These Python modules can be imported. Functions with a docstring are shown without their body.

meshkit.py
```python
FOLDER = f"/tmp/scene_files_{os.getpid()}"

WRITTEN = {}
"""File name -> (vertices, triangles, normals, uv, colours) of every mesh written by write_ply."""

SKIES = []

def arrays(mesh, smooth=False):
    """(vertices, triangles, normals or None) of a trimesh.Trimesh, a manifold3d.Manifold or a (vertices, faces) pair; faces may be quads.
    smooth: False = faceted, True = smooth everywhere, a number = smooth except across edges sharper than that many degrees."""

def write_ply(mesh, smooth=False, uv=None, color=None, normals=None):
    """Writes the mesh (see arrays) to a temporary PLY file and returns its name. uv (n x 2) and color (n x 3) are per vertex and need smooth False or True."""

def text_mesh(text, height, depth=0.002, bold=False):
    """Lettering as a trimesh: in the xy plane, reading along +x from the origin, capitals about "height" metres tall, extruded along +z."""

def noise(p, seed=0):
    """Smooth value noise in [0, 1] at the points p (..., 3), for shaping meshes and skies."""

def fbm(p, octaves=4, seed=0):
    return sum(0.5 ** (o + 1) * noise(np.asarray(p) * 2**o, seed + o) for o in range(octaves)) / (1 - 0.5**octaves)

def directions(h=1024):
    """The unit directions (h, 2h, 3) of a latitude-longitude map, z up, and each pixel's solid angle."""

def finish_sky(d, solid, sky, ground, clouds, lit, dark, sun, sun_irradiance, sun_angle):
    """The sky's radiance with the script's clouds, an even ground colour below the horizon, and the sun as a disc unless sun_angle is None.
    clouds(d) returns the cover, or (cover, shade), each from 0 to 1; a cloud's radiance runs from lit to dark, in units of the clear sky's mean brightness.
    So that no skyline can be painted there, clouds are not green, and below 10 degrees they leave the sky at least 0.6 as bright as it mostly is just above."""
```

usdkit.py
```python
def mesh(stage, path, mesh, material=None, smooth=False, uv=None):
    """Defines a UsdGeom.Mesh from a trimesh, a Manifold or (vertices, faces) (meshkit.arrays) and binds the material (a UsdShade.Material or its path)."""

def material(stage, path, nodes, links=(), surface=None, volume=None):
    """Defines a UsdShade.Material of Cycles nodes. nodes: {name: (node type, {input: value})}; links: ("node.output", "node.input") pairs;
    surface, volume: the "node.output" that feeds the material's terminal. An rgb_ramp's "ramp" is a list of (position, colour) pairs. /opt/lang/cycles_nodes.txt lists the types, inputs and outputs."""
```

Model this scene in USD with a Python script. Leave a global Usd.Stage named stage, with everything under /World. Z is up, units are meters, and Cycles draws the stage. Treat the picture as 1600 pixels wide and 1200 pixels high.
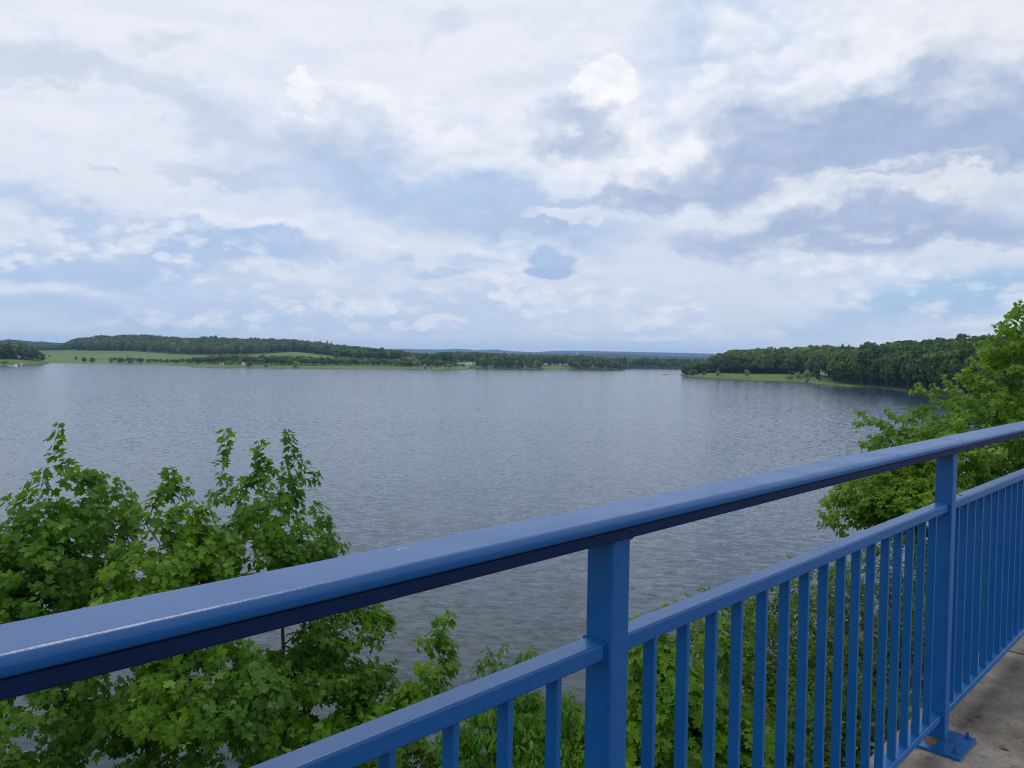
import math, random
import numpy as np, trimesh, usdkit, meshkit
from pxr import Gf, Sdf, Usd, UsdGeom, UsdLux, UsdShade, Vt
from shapely.geometry import Polygon, box as sbox

# ------------------------------------------------------------------ stage, camera, sky, sun, exposure
stage = Usd.Stage.CreateInMemory()
UsdGeom.SetStageUpAxis(stage, 'Z'); UsdGeom.SetStageMetersPerUnit(stage, 1.0)
UsdGeom.Xform.Define(stage, '/World'); UsdGeom.Scope.Define(stage, '/World/Looks')
F, H0, HC = 1209.0, 561.0, 13.0                 # focal length and horizon row in photo pixels, eye height over the lake
ROLL, PITCH = math.radians(0.85), math.atan((600 - H0) / F)
FWD = np.array([0, math.cos(PITCH), -math.sin(PITCH)]); UP0 = np.array([0, math.sin(PITCH), math.cos(PITCH)])
CR = math.cos(ROLL) * np.array([1.0, 0, 0]) + math.sin(ROLL) * UP0
CU = -math.sin(ROLL) * np.array([1.0, 0, 0]) + math.cos(ROLL) * UP0
EYE = np.array([0, 0, HC])
cam = UsdGeom.Camera.Define(stage, '/World/camera')
cam.AddTransformOp().Set(Gf.Matrix4d(*[float(v) for row in ((*CR, 0), (*CU, 0), (*(-FWD), 0), (*EYE, 1)) for v in row]))
cam.CreateHorizontalApertureAttr(36.0); cam.CreateVerticalApertureAttr(27.0); cam.CreateFocalLengthAttr(36.0 * F / 1600)
cam.CreateClippingRangeAttr(Gf.Vec2f(0.05, 60000)); cam.CreateExposureAttr(0.0)

SUN_AZ, SUN_EL = math.radians(-14.0), math.radians(58.0)
SUN = np.array([math.sin(SUN_AZ) * math.cos(SUN_EL), math.cos(SUN_AZ) * math.cos(SUN_EL), math.sin(SUN_EL)])
sun = UsdLux.DistantLight.Define(stage, '/World/sun')
sun.CreateIntensityAttr(0.34); sun.CreateAngleAttr(24.0); sun.CreateNormalizeAttr(True); sun.CreateColorAttr(Gf.Vec3f(1.0, 0.95, 0.87))
sun.AddRotateXYZOp().Set(Gf.Vec3f(90 - math.degrees(SUN_EL), 0, 180 - math.degrees(SUN_AZ)))


class Graph:
    """Collects shader nodes and their links."""
    def __init__(self): self.nodes, self.links, self.k = {}, [], 0
    def add(self, kind, out=None, **inputs):
        self.k += 1; name = f'n{self.k}'; vals = {}
        for key, v in inputs.items():
            if isinstance(v, str) and '.' in v: self.links.append((v, f'{name}.{key}'))
            else: vals[key] = v
        self.nodes[name] = (kind, vals)
        return f'{name}.{out}' if out else name
    def m(self, op, a, b=0.0, c=0.0, clamp=False): return self.add('math', 'value', math_type=op, value1=a, value2=b, value3=c, use_clamp=clamp)
    def vm(self, op, a, b=(0, 0, 0), out='vector', **k): return self.add('vector_math', out, math_type=op, vector1=a, vector2=b, **k)
    def mix(self, fac, a, b, kind='mix'): return self.add('mix', 'color', mix_type=kind, fac=fac, color1=a, color2=b)
    def noise(self, vec, scale, detail=4.0, rough=0.5, out='fac', **k): return self.add('noise_texture', out, vector=vec, scale=scale, detail=detail, roughness=rough, **k)
    def rng(self, v, a, b, c=0.0, d=1.0, kind='smoothstep'): return self.add('map_range', 'result', range_type=kind, value=v, from_min=a, from_max=b, to_min=c, to_max=d, clamp=True)
    def build(self, name, surface=None, volume=None): return usdkit.material(stage, f'/World/Looks/{name}', self.nodes, self.links, surface=surface, volume=volume)


def build_sky():
    g = Graph(); STR = 0.1
    def tone(*rgb):      # display colour -> sky radiance at this strength
        return tuple(((c / 255 + 0.055) / 1.055) ** 2.4 / STR for c in rgb)
    def angles(px, py):
        r = FWD + CR * (px - 800) / F + CU * (600 - py) / F; r = r / np.linalg.norm(r)
        return math.degrees(math.atan2(r[0], r[1])), math.degrees(math.asin(r[2]))
    d = g.vm('normalize', g.add('texture_coordinate', 'generated'))
    s = g.add('separate_xyz', vector=d); x, y, z = s + '.x', s + '.y', s + '.z'
    az = g.m('multiply', g.m('arctan2', x, y), 57.29578)
    el = g.m('multiply', g.m('arcsine', z), 57.29578)
    zz = g.m('add', g.m('maximum', z, 0.0), 0.42)
    # cloud layer seen in perspective: features shrink towards the horizon
    plane = g.add('combine_xyz', 'vector', x=g.m('divide', x, zz), y=g.m('divide', y, zz), z=0.0)
    ae = g.add('combine_xyz', 'vector', x=az, y=el, z=0.0)
    wv = g.vm('multiply', ae, (1.0, 1.6, 0.0))
    wn = g.vm('subtract', g.noise(wv, 0.12, 6.0, 0.62, 'color'), (0.5, 0.5, 0.5))
    calm = g.rng(el, 0.5, 14.0, 5.0, 15.0, 'linear')
    warped = g.vm('add', ae, g.vm('scale', g.vm('multiply', wn, (1.0, 0.8, 0.0)), scale=calm))
    turned = {0: warped}
    def blob(px, py, rx, ry, soft=0.5, tilt=0, op=1.0, vec=None):
        a, e = angles(px, py); k = F / 57.3
        t = math.radians(tilt)
        if vec is None:
            if tilt not in turned:
                turned[tilt] = g.add('mapping', 'vector', mapping_type='point', vector=warped, rotation=(0, 0, -t))
            vec = turned[tilt]
            a, e = a * math.cos(t) + e * math.sin(t), -a * math.sin(t) + e * math.cos(t)
        q = g.add('vector_math', 'vector', math_type='multiply_add', vector1=vec, vector2=(k / rx, k / ry, 0), vector3=(-a * k / rx, -e * k / ry, 0))
        return g.rng(g.vm('length', q, out='value'), 1.0 - soft, 1.0 + soft, op, 0.0)
    def total(items):
        t = items[0]
        for i in items[1:]: t = g.m('maximum', t, i)
        return t
    sky = g.add('sky_texture', 'color', sky_type='single_scattering', sun_disc=False, sun_elevation=SUN_EL, sun_rotation=SUN_AZ, altitude=300.0, air_density=1.0, aerosol_density=1.4)
    # heaped relief of the clouds: lobes on lobes, finer towards the horizon; lit = sunward side of a lobe
    def heap(scale, sy, step, warp):
        p = g.vm('add', g.vm('multiply', ae, (1.0, sy, 0.0)), g.vm('scale', wn, scale=warp))
        def h(v): return g.m('subtract', 1.0, g.add('voronoi_texture', 'distance', dimensions='2D', feature='f1', vector=v, scale=scale, detail=2.0, roughness=0.5, lacunarity=2.3, use_normalize=True))
        h0 = h(p); return h0, (g.m('subtract', h0, h(g.vm('add', p, (-step * 0.35, step, 0.0)))) if step else None)
    big_h, big_l = heap(0.17, 1.5, 0.9, 5.0)
    low_h, low_l = heap(0.42, 2.1, 0.0, 2.0)
    near = g.rng(el, 4.5, 11.0)
    hgt, lit = g.add('mix_float', 'result', fac=near, a=low_h, b=big_h), big_l
    bulge = g.m('multiply', g.m('subtract', hgt, 0.62), 1.5)
    plain_blob = blob
    def puff(px, py, rx, ry, soft=0.3, tilt=0, op=1.0, k=1.0):
        """A cloud whose outline follows the lobes of the relief."""
        plain_blob(px, py, rx, ry, soft, tilt, op)
        ln = list(g.nodes)[-1]; g.nodes.pop(ln); q = [l for l in g.links if l[1] == f'{ln}.value'][0]; g.links.remove(q)
        return g.rng(g.m('subtract', q[0], g.m('multiply', bulge, k) if k != 1.0 else bulge), 1.0 - soft, 1.0 + soft, op, 0.0)
    veil = g.mix(g.rng(el, 0.0, 17.0), tone(208, 219, 236), tone(235, 239, 249))
    veil = g.mix(g.rng(az, -4.0, 34.0, 0.0, 0.5), veil, tone(213, 223, 240))
    streak = g.noise(g.vm('add', g.vm('multiply', ae, (1.0, 4.0, 0.0)), g.vm('scale', wn, scale=6.0)), 0.10, 4.0, 0.55)
    veil = g.mix(g.rng(streak, 0.42, 0.66, 0.0, 0.5), veil, tone(216, 226, 243))
    blue = g.mix(0.7, sky, tone(160, 198, 240))
    gap = total([blob(1500, 462, 185, 22, 0.5, 8, .9), blob(1140, 60, 90, 110, 0.9, 0, .55), blob(690, 492, 120, 12, 0.8, 0, .4), blob(1265, 508, 70, 8, 0.8, 0, .5), blob(330, 500, 300, 14, .9, 0, .55)])
    col = g.mix(gap, veil, blue)
    shade, soft_shade, white, cream = tone(170, 188, 219), tone(178, 201, 234), tone(248, 250, 254), tone(233, 236, 243)
    # thin grey scraps in the bright upper left
    for px, py, rx, ry, so, ti, op in [(70, 92, 84, 27, 0.5, -8, .75), (265, 66, 38, 18, 0.6, 0, .6), (690, 36, 32, 22, 0.6, 0, .5), (310, 246, 50, 11, 0.5, 0, .7), (375, 256, 48, 13, 0.5, 0, .7), (160, 245, 22, 6, .5, 0, .6), (330, 172, 150, 24, 0.8, -8, .7), (215, 160, 30, 12, .6, 0, .5)]:
        col = g.mix(puff(px, py, rx, ry, so, ti, op, 0.7), col, tone(205, 215, 231))
    # low blue-grey decks
    for px, py, rx, ry, so, ti, op in [(720, 318, 250, 46, 0.6, -8, .85), (590, 240, 200, 52, 0.8, -8, .55), (180, 345, 280, 22, 0.7, -8, .75), (100, 415, 190, 22, 0.7, 0, .85), (345, 400, 120, 24, .6, 0, .85), (440, 385, 50, 14, .4, 0, .8), (410, 470, 240, 16, .7, 0, .5), (60, 480, 130, 12, .7, 0, .6),
            (690, 432, 60, 9, .5, 8, .75), (740, 408, 50, 8, .5, 0, .6), (770, 474, 110, 6, .6, 0, .4), (595, 416, 30, 12, .5, 0, .6)]:
        col = g.mix(puff(px, py, rx, ry, so, ti, op, 0.8), col, soft_shade)
    # tall clouds: a white body first, its grey-blue belly over it
    col = g.mix(total([puff(1410, 150, 270, 120, 0.28, -8, .85, .8), puff(1250, 165, 110, 60, 0.25, 32, .8, .9), puff(1500, 30, 130, 60, .4, 0, .7)]), col, tone(240, 243, 251))
    col = g.mix(total([puff(930, 156, 58, 38, .18, 0, .95, .9), puff(1000, 228, 115, 44, .45, -8, .8), puff(1085, 262, 55, 22, .5, 0, .65)]), col, white)
    col = g.mix(total([puff(498, 104, 32, 26, .2, -8, .92, .9), puff(540, 150, 60, 50, .6, -8, .5), puff(610, 148, 46, 20, .45, -8, .65), puff(665, 190, 60, 24, .6, -8, .5), puff(750, 255, 90, 30, .7, 0, .45)]), col, white)
    for px, py, rx, ry, so, ti, op in [(1460, 200, 265, 84, 0.45, -8, 1.0), (1260, 232, 150, 50, 0.6, 0, .85), (1150, 270, 150, 34, 0.6, 0, .7), (905, 206, 64, 28, 0.8, 0, .75), (1010, 300, 140, 16, .6, 0, .75), (530, 195, 80, 44, .8, -8, .45), (860, 350, 100, 12, .6, 0, .5)]:
        col = g.mix(puff(px, py, rx, ry, so, ti, op, -0.6), col, shade)
    col = g.mix(total([puff(1430, 312, 190, 24, .65, 8, .75, .7), puff(1280, 300, 80, 14, .7, 0, .5), puff(1530, 60, 80, 60, .6, 0, .5)]), col, cream)
    for px, py, rx, ry, so, ti, op in [(1330, 364, 230, 30, 0.5, 0, .9), (1560, 374, 120, 18, .5, 0, .8), (1430, 288, 90, 7, .8, 8, .7)]:
        col = g.mix(puff(px, py, rx, ry, so, ti, op, 0.7), col, shade)
    # small bright heads low over the far shore
    heads = [(885, 332, 60, 11, .45, .65), (255, 370, 54, 9, .6, .55), (370, 350, 110, 12, .6, .55), (570, 408, 30, 18, .6, .55), (780, 452, 38, 9, .4, .75), (830, 474, 50, 7, .5, .5), (440, 428, 90, 10, .6, .5), (598, 476, 30, 12, .5, .6), (515, 470, 20, 14, .5, .6),
            (1000, 504, 38, 7, .45, .65), (690, 503, 34, 6, .45, .6), (1020, 526, 60, 4, .5, .5), (60, 446, 80, 10, .6, .5), (1400, 528, 56, 5, .5, .5), (1560, 497, 50, 6, .5, .4), (105, 394, 16, 5, .4, .65), (290, 486, 34, 8, .5, .5), (880, 522, 26, 4, .4, .4)]
    col = g.mix(total([blob(px, py + ry * 1.25, rx * 1.05, ry * 0.8, .8, 0, op * 0.8) for px, py, rx, ry, so, op in heads if rx > 28]), col, tone(186, 206, 236))
    col = g.mix(total([puff(px, py, rx, ry, so, 0, op, 0.9) for px, py, rx, ry, so, op in heads]), col, tone(237, 240, 247))
    # broken field of small puffs low over the far shores
    field = g.noise(g.vm('multiply', ae, (1.0, 2.5, 0.0)), 0.09, 3.0, 0.6)
    band = g.m('multiply', g.rng(el, 0.8, 2.5), g.m('subtract', 1.0, g.rng(el, 6.0, 12.0)))
    band = g.m('multiply', band, g.rng(field, 0.40, 0.58))
    col = g.mix(g.m('multiply', band, g.m('subtract', 0.55, g.rng(low_h, 0.40, 0.66, 0.0, 0.55))), col, tone(184, 204, 235))
    col = g.mix(g.m('multiply', band, g.rng(low_h, 0.66, 0.86, 0.0, 0.65)), col, tone(240, 243, 249))
    # small separate dark cloud over the middle of the lake
    w2 = g.vm('add', ae, g.vm('scale', wn, scale=3.2))
    def loose(px, py, rx, ry, so, op):
        a, e = angles(px, py); k = F / 57.3
        q = g.add('vector_math', 'vector', math_type='multiply_add', vector1=w2, vector2=(k / rx, k / ry, 0), vector3=(-a * k / rx, -e * k / ry, 0))
        return g.rng(g.m('subtract', g.vm('length', q, out='value'), g.m('multiply', bulge, 1.3)), 1.0 - so, 1.0 + so, op, 0.0)
    small = total([loose(866, 425, 34, 11, 0.25, .9), loose(856, 404, 20, 16, 0.3, .8), loose(884, 412, 16, 12, .3, .75), loose(866, 414, 26, 16, .35, .7)])
    col = g.mix(small, col, tone(166, 192, 228))
    # sunlit and shaded sides of the lobes, fainter in the even veil to the upper left
    body = g.m('multiply', g.rng(g.m('subtract', el, g.m('multiply', az, 0.45)), 14.0, 27.0, 1.0, 0.2), g.rng(el, 2.0, 11.0, 0.0, 1.0))
    k = g.m('multiply', g.rng(lit, -0.25, 0.25, -0.085, 0.085, 'linear'), body)
    k = g.m('add', k, 1.0)
    col = g.mix(1.0, col, g.add('combine_xyz', 'vector', x=g.m('power', k, 1.35), y=k, z=g.m('power', k, 0.75)), 'multiply')
    b = g.add('background_shader', 'background', color=col, strength=STR)
    m = g.build('sky_look', surface=b)
    dome = UsdLux.DomeLight.Define(stage, '/World/sky')
    UsdShade.MaterialBindingAPI.Apply(dome.GetPrim()).Bind(m)
    dome.GetPrim().SetCustomDataByKey('kind', 'structure')


build_sky()

# ------------------------------------------------------------------ helpers
def ray(px, py): return FWD + CR * (px - 800) / F + CU * (600 - py) / F
def horizon(px): return H0 + 0.0148 * (px - 800)
def place(px, dist):
    """Ground plan of the point dist metres ahead in the direction of photo column px."""
    q = ray(px, horizon(px)); return q[0] / q[1] * dist, dist
def z_row(px, py, dist): q = ray(px, py); return HC + dist * q[2] / q[1]
def at(px, py, dist): q = ray(px, py); return EYE + q * (dist / q[1])
def shore(px, py): q = ray(px, py); return q[1] * HC / -q[2]

used = {}
def path(name, parent='/World'):
    key = f'{parent}/{name}'; n = used.get(key, 0); used[key] = n + 1
    return key if n == 0 else f'{key}_{n:03d}'
def tag(prim, label=None, category=None, group=None, kind=None):
    for k, v in (('label', label), ('category', category), ('group', group), ('kind', kind)):
        if v: prim.SetCustomDataByKey(k, v)
    return prim
def thing(name, label, category, loc=(0, 0, 0), rot=0.0, scale=None, group=None):
    x = UsdGeom.Xform.Define(stage, path(name)); x.AddTranslateOp().Set(Gf.Vec3d(*map(float, loc)))
    if rot: x.AddRotateZOp().Set(float(math.degrees(rot)))
    if scale is not None: x.AddScaleOp().Set(Gf.Vec3f(*[float(v) for v in np.broadcast_to(scale, 3)]))
    return tag(x.GetPrim(), label, category, group)
def part(name, mesh, mat, parent='/World', smooth=False):
    p = parent if isinstance(parent, str) else str(parent.GetPath())
    return usdkit.mesh(stage, path(name, p), mesh, mat, smooth=smooth).GetPrim()
def copy_of(src, loc, rot, scale, label=None, group=None):
    was = src.GetCustomData()
    name = str(src.GetName())
    x = thing(name, label or was.get('label'), was.get('category'), loc, rot, scale, group or was.get('group'))
    x.GetReferences().AddInternalReference(src.GetPath()); x.SetInstanceable(True)
    return x
def lerp_table(t, u): t = np.asarray(t, float); return np.interp(u, t[:, 0], t[:, 1])
def cat(*ms): return trimesh.util.concatenate(ms)

# ------------------------------------------------------------------ materials
def plain(name, color, rough=0.6, spec=0.5, var=0.0, scale=3.0, bump=0.0, bscale=60.0, metallic=0.0):
    g = Graph(); pos = g.add('texture_coordinate', 'object'); c = tuple(color); ins = {}
    if var:
        c = g.mix(g.noise(pos, scale, 5.0, 0.6), tuple(v * (1 - var) for v in color), tuple(min(1, v * (1 + var)) for v in color))
    if bump: ins['normal'] = g.add('bump', 'normal', height=g.noise(pos, bscale, 3.0, 0.6), strength=1.0, distance=bump)
    return g.build(name, surface=g.add('principled_bsdf', 'BSDF', base_color=c, roughness=rough, specular_ior_level=spec, metallic=metallic, **ins))

def blue_paint():
    g = Graph(); pos = g.add('texture_coordinate', 'object')
    worn = g.rng(g.noise(pos, 5.0, 6.0, 0.65), 0.45, 0.75)
    c = g.mix(g.m('multiply', worn, 0.35), (0.0009, 0.062, 0.205), (0.0028, 0.076, 0.220))
    dirt = g.rng(g.noise(g.vm('multiply', pos, (1, 1, 3)), 9.0, 8.0, 0.7), 0.62, 0.78, 0.0, 0.35)
    c = g.mix(dirt, c, (0.05, 0.09, 0.17))
    peel = g.add('bump', 'normal', height=g.noise(pos, 240.0, 2.0, 0.5), strength=0.5, distance=0.0006)
    peel = g.add('bump', 'normal', height=g.noise(pos, 30.0, 3.0, 0.5), strength=0.4, distance=0.0012, normal=peel)
    rough = g.m('add', 0.30, g.m('multiply', worn, 0.14))
    return g.build('blue_paint', surface=g.add('principled_bsdf', 'BSDF', base_color=c, roughness=rough, specular_ior_level=0.44, normal=peel))

def concrete():
    g = Graph(); pos = g.add('geometry', 'position')
    n1 = g.noise(pos, 2.2, 8.0, 0.62); n2 = g.noise(pos, 14.0, 8.0, 0.7); n3 = g.noise(pos, 90.0, 4.0, 0.6)
    c = g.mix(g.rng(n1, 0.35, 0.68), (0.088, 0.078, 0.065), (0.225, 0.205, 0.178))
    c = g.mix(g.rng(n2, 0.50, 0.68, 0.0, 0.75), c, (0.075, 0.060, 0.050))
    c = g.mix(g.rng(n3, 0.60, 0.72, 0.0, 0.8), c, (0.30, 0.27, 0.23))
    grit = g.add('voronoi_texture', 'distance', vector=pos, scale=46.0)
    c = g.mix(g.rng(grit, 0.10, 0.18, 0.75, 0.0), c, (0.03, 0.025, 0.022))
    h = g.m('add', g.m('multiply', n2, 0.7), g.m('multiply', n3, 0.4))
    b = g.add('bump', 'normal', height=h, strength=0.9, distance=0.006)
    return g.build('concrete', surface=g.add('principled_bsdf', 'BSDF', base_color=c, roughness=0.85, specular_ior_level=0.25, normal=b))

def water():
    g = Graph(); pos = g.add('geometry', 'position')
    gust = g.rng(g.noise(g.vm('multiply', pos, (0.35, 1.0, 0.0)), 0.012, 3.0, 0.6), 0.3, 0.7, 0.85, 1.18)
    def slopes(vx, vy, scale, detail, rough, seed):
        p = g.vm('add', g.vm('multiply', pos, (vx, vy, 0.0)), (seed, seed * 0.7, 0.0))
        p = g.add('vector_rotate', 'vector', rotate_type='z_axis', vector=p, angle=0.12)
        e = g.add('separate_color', color=g.noise(p, scale, detail, rough, 'color', distortion=0.4))
        return g.m('subtract', e + '.r', 0.5), g.m('subtract', e + '.g', 0.5)
    ax, ay = slopes(0.55, 1.0, 2.1, 3.0, 0.55, 3.0)
    bx, by = slopes(0.55, 1.0, 5.5, 2.0, 0.55, 17.0)
    sx = g.m('add', g.m('multiply', ax, 0.30), g.m('multiply', bx, 0.20))
    sy = g.m('add', g.m('multiply', ay, 0.42), g.m('multiply', by, 0.24))
    sx, sy = g.m('multiply', sx, gust), g.m('multiply', sy, gust)
    nrm = g.vm('normalize', g.add('combine_xyz', 'vector', x=sx, y=sy, z=1.0))
    body = g.mix(g.noise(pos, 0.004, 3.0, 0.5), (0.005, 0.016, 0.027), (0.007, 0.019, 0.030))
    return g.build('lake_water', surface=g.add('principled_bsdf', 'BSDF', base_color=body, roughness=0.12, ior=1.333, specular_ior_level=0.5, normal=nrm))

def leafy(name, young, old, under, trans=0.42, rough=0.42, far=False):
    """Leaf surface: tone differs from leaf to leaf, light shines through."""
    g = Graph(); geo = g.add('geometry'); 
    r = g.add('white_noise_texture', 'value', dimensions='2D', vector=g.add('combine_xyz', 'vector', x=geo + '.random_per_island', y=g.add('object_info', 'random'), z=0.0))
    pos = geo + '.position'
    patch = g.noise(pos, 0.06 if far else 1.1, 3.0, 0.6)
    k = g.m('add', g.m('multiply', r, 0.35 if far else 0.55), g.rng(patch, 0.25, 0.75, -0.1, 0.3 if far else 0.55, 'linear'), clamp=True)
    if far: k = g.m('add', k, g.m('multiply', g.add('object_info', 'random'), 0.5), clamp=True)
    c = g.mix(k, old, young)
    if not far:
        c = g.mix(g.rng(g.noise(pos, 55.0, 3.0, 0.6), 0.55, 0.75, 0.0, 0.35), c, tuple(v * 0.6 for v in old))
    top = g.add('principled_bsdf', 'BSDF', base_color=g.mix(geo + '.backfacing', c, under) if not far else c, roughness=rough, specular_ior_level=0.22 if not far else 0.1)
    tl = g.add('translucent_bsdf', 'BSDF', color=g.mix(1.0, c, (1.35, 1.5, 0.55), 'multiply'))
    return g.build(name, surface=g.add('mix_closure', 'closure', fac=trans, closure1=top, closure2=tl))

def bark(name, a, b, scale=14.0):
    g = Graph(); pos = g.add('texture_coordinate', 'object')
    n = g.noise(g.vm('multiply', pos, (1, 1, 0.25)), scale, 6.0, 0.65)
    c = g.mix(g.rng(n, 0.35, 0.65), a, b)
    return g.build(name, surface=g.add('principled_bsdf', 'BSDF', base_color=c, roughness=0.85, specular_ior_level=0.2, normal=g.add('bump', 'normal', height=n, strength=0.7, distance=0.01)))

def land_mat(name, tones, stripes=0.0, beach=True):
    """Grass and fields: broad patches of tone, a stony rim near the water line."""
    g = Graph(); pos = g.add('geometry', 'position'); s = g.add('separate_xyz', vector=pos)
    n = g.noise(pos, 0.010, 5.0, 0.6); f = g.noise(pos, 0.25, 4.0, 0.7)
    c = g.mix(g.rng(n, 0.35, 0.65), tones[0], tones[1])
    c = g.mix(g.rng(f, 0.3, 0.7, 0.0, 0.5), c, tones[2])
    if beach:
        edge = g.m('add', s + '.z', g.m('multiply', g.m('subtract', f, 0.5), 0.8))
        c = g.mix(g.rng(edge, 0.15, 0.50, 0.8, 0.0), c, g.mix(f, (0.07, 0.065, 0.045), (0.19, 0.17, 0.13)))
    return g.build(name, surface=g.add('principled_bsdf', 'BSDF', base_color=c, roughness=0.9, specular_ior_level=0.1))

M = {}
M['paint'] = blue_paint()
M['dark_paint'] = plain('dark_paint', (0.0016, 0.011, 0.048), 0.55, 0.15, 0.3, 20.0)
M['dark_metal'] = plain('dark_metal', (0.02, 0.02, 0.02), 0.6, 0.2, 0.3, 20.0)
M['bolt'] = plain('bolt_paint', (0.008, 0.05, 0.22), 0.35)
M['zinc'] = plain('zinc', (0.45, 0.46, 0.48), 0.4, metallic=0.8)
M['chip'] = plain('chip', (0.62, 0.66, 0.72), 0.7)
M['rust'] = plain('rust', (0.095, 0.055, 0.027), 0.9, 0.2, 0.6, 60.0)
M['deck'] = concrete()
M['earth'] = plain('earth', (0.05, 0.032, 0.022), 0.95, 0.1, 0.6, 40.0, 0.004)
M['dead_leaf'] = plain('dead_leaf', (0.16, 0.10, 0.045), 0.8, 0.2, 0.6, 30.0)
M['lip'] = plain('lip_stone', (0.17, 0.145, 0.135), 0.9, 0.2, 0.6, 12.0, 0.004)
M['water'] = water()
M['maple'] = leafy('maple_leaf', (0.150, 0.295, 0.014), (0.025, 0.100, 0.010), (0.08, 0.16, 0.045))
M['field_maple'] = leafy('light_maple_leaf', (0.260, 0.390, 0.020), (0.066, 0.170, 0.013), (0.12, 0.20, 0.045))
M['fresh_maple'] = leafy('fresh_maple_leaf', (0.180, 0.320, 0.015), (0.034, 0.118, 0.010), (0.09, 0.17, 0.045))
M['cherry'] = leafy('narrow_leaf', (0.11, 0.235, 0.02), (0.035, 0.12, 0.016), (0.11, 0.18, 0.07), rough=0.34)
M['shrub'] = leafy('shrub_leaf', (0.14, 0.235, 0.018), (0.028, 0.088, 0.010), (0.10, 0.16, 0.05))
M['seed'] = leafy('seed_wing', (0.30, 0.36, 0.07), (0.20, 0.29, 0.05), (0.25, 0.32, 0.08), trans=0.5)
M['stalk'] = plain('stalk', (0.12, 0.13, 0.04), 0.6)
M['bark'] = bark('bark', (0.05, 0.040, 0.030), (0.13, 0.11, 0.09))
M['twig'] = bark('twig_bark', (0.05, 0.035, 0.022), (0.11, 0.085, 0.06), 40.0)
M['undergrowth'] = leafy('undergrowth_leaf', (0.085, 0.15, 0.02), (0.025, 0.065, 0.012), (0.07, 0.11, 0.04))
M['soil'] = land_mat('bank_soil', [(0.035, 0.045, 0.018), (0.06, 0.06, 0.03), (0.03, 0.03, 0.018)])
M['meadow'] = land_mat('meadow', [(0.085, 0.150, 0.030), (0.135, 0.200, 0.050), (0.070, 0.115, 0.028)])
M['far_ground'] = land_mat('far_ground', [(0.016, 0.03, 0.014), (0.026, 0.042, 0.018), (0.012, 0.022, 0.010)], beach=False)
M['far_field'] = land_mat('far_field', [(0.16, 0.21, 0.075), (0.19, 0.23, 0.09), (0.14, 0.18, 0.06)], beach=False)
M['broadleaf'] = leafy('broadleaf_crown', (0.165, 0.215, 0.050), (0.055, 0.100, 0.028), (0, 0, 0), 0.18, 0.6, True)
M['oak'] = leafy('dark_crown', (0.095, 0.150, 0.038), (0.030, 0.066, 0.020), (0, 0, 0), 0.18, 0.6, True)
M['conifer'] = leafy('conifer_crown', (0.055, 0.080, 0.035), (0.026, 0.048, 0.022), (0, 0, 0), 0.1, 0.6, True)
M['willow'] = leafy('willow_crown', (0.30, 0.34, 0.18), (0.17, 0.21, 0.11), (0, 0, 0), 0.25, 0.6, True)
M['lime'] = leafy('lime_crown', (0.27, 0.33, 0.06), (0.16, 0.22, 0.05), (0, 0, 0), 0.3, 0.6, True)
M['white_wall'] = plain('white_wall', (0.72, 0.71, 0.68), 0.7, var=0.1)
M['roof_red'] = plain('roof_red', (0.28, 0.10, 0.06), 0.8, var=0.25)
M['roof_grey'] = plain('roof_grey', (0.16, 0.15, 0.15), 0.8, var=0.2)
M['wood'] = plain('wood', (0.24, 0.18, 0.13), 0.8, var=0.3)
M['glass_dark'] = plain('glass_dark', (0.03, 0.035, 0.04), 0.15)
M['boat_white'] = plain('boat_white', (0.78, 0.78, 0.76), 0.35)
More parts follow.
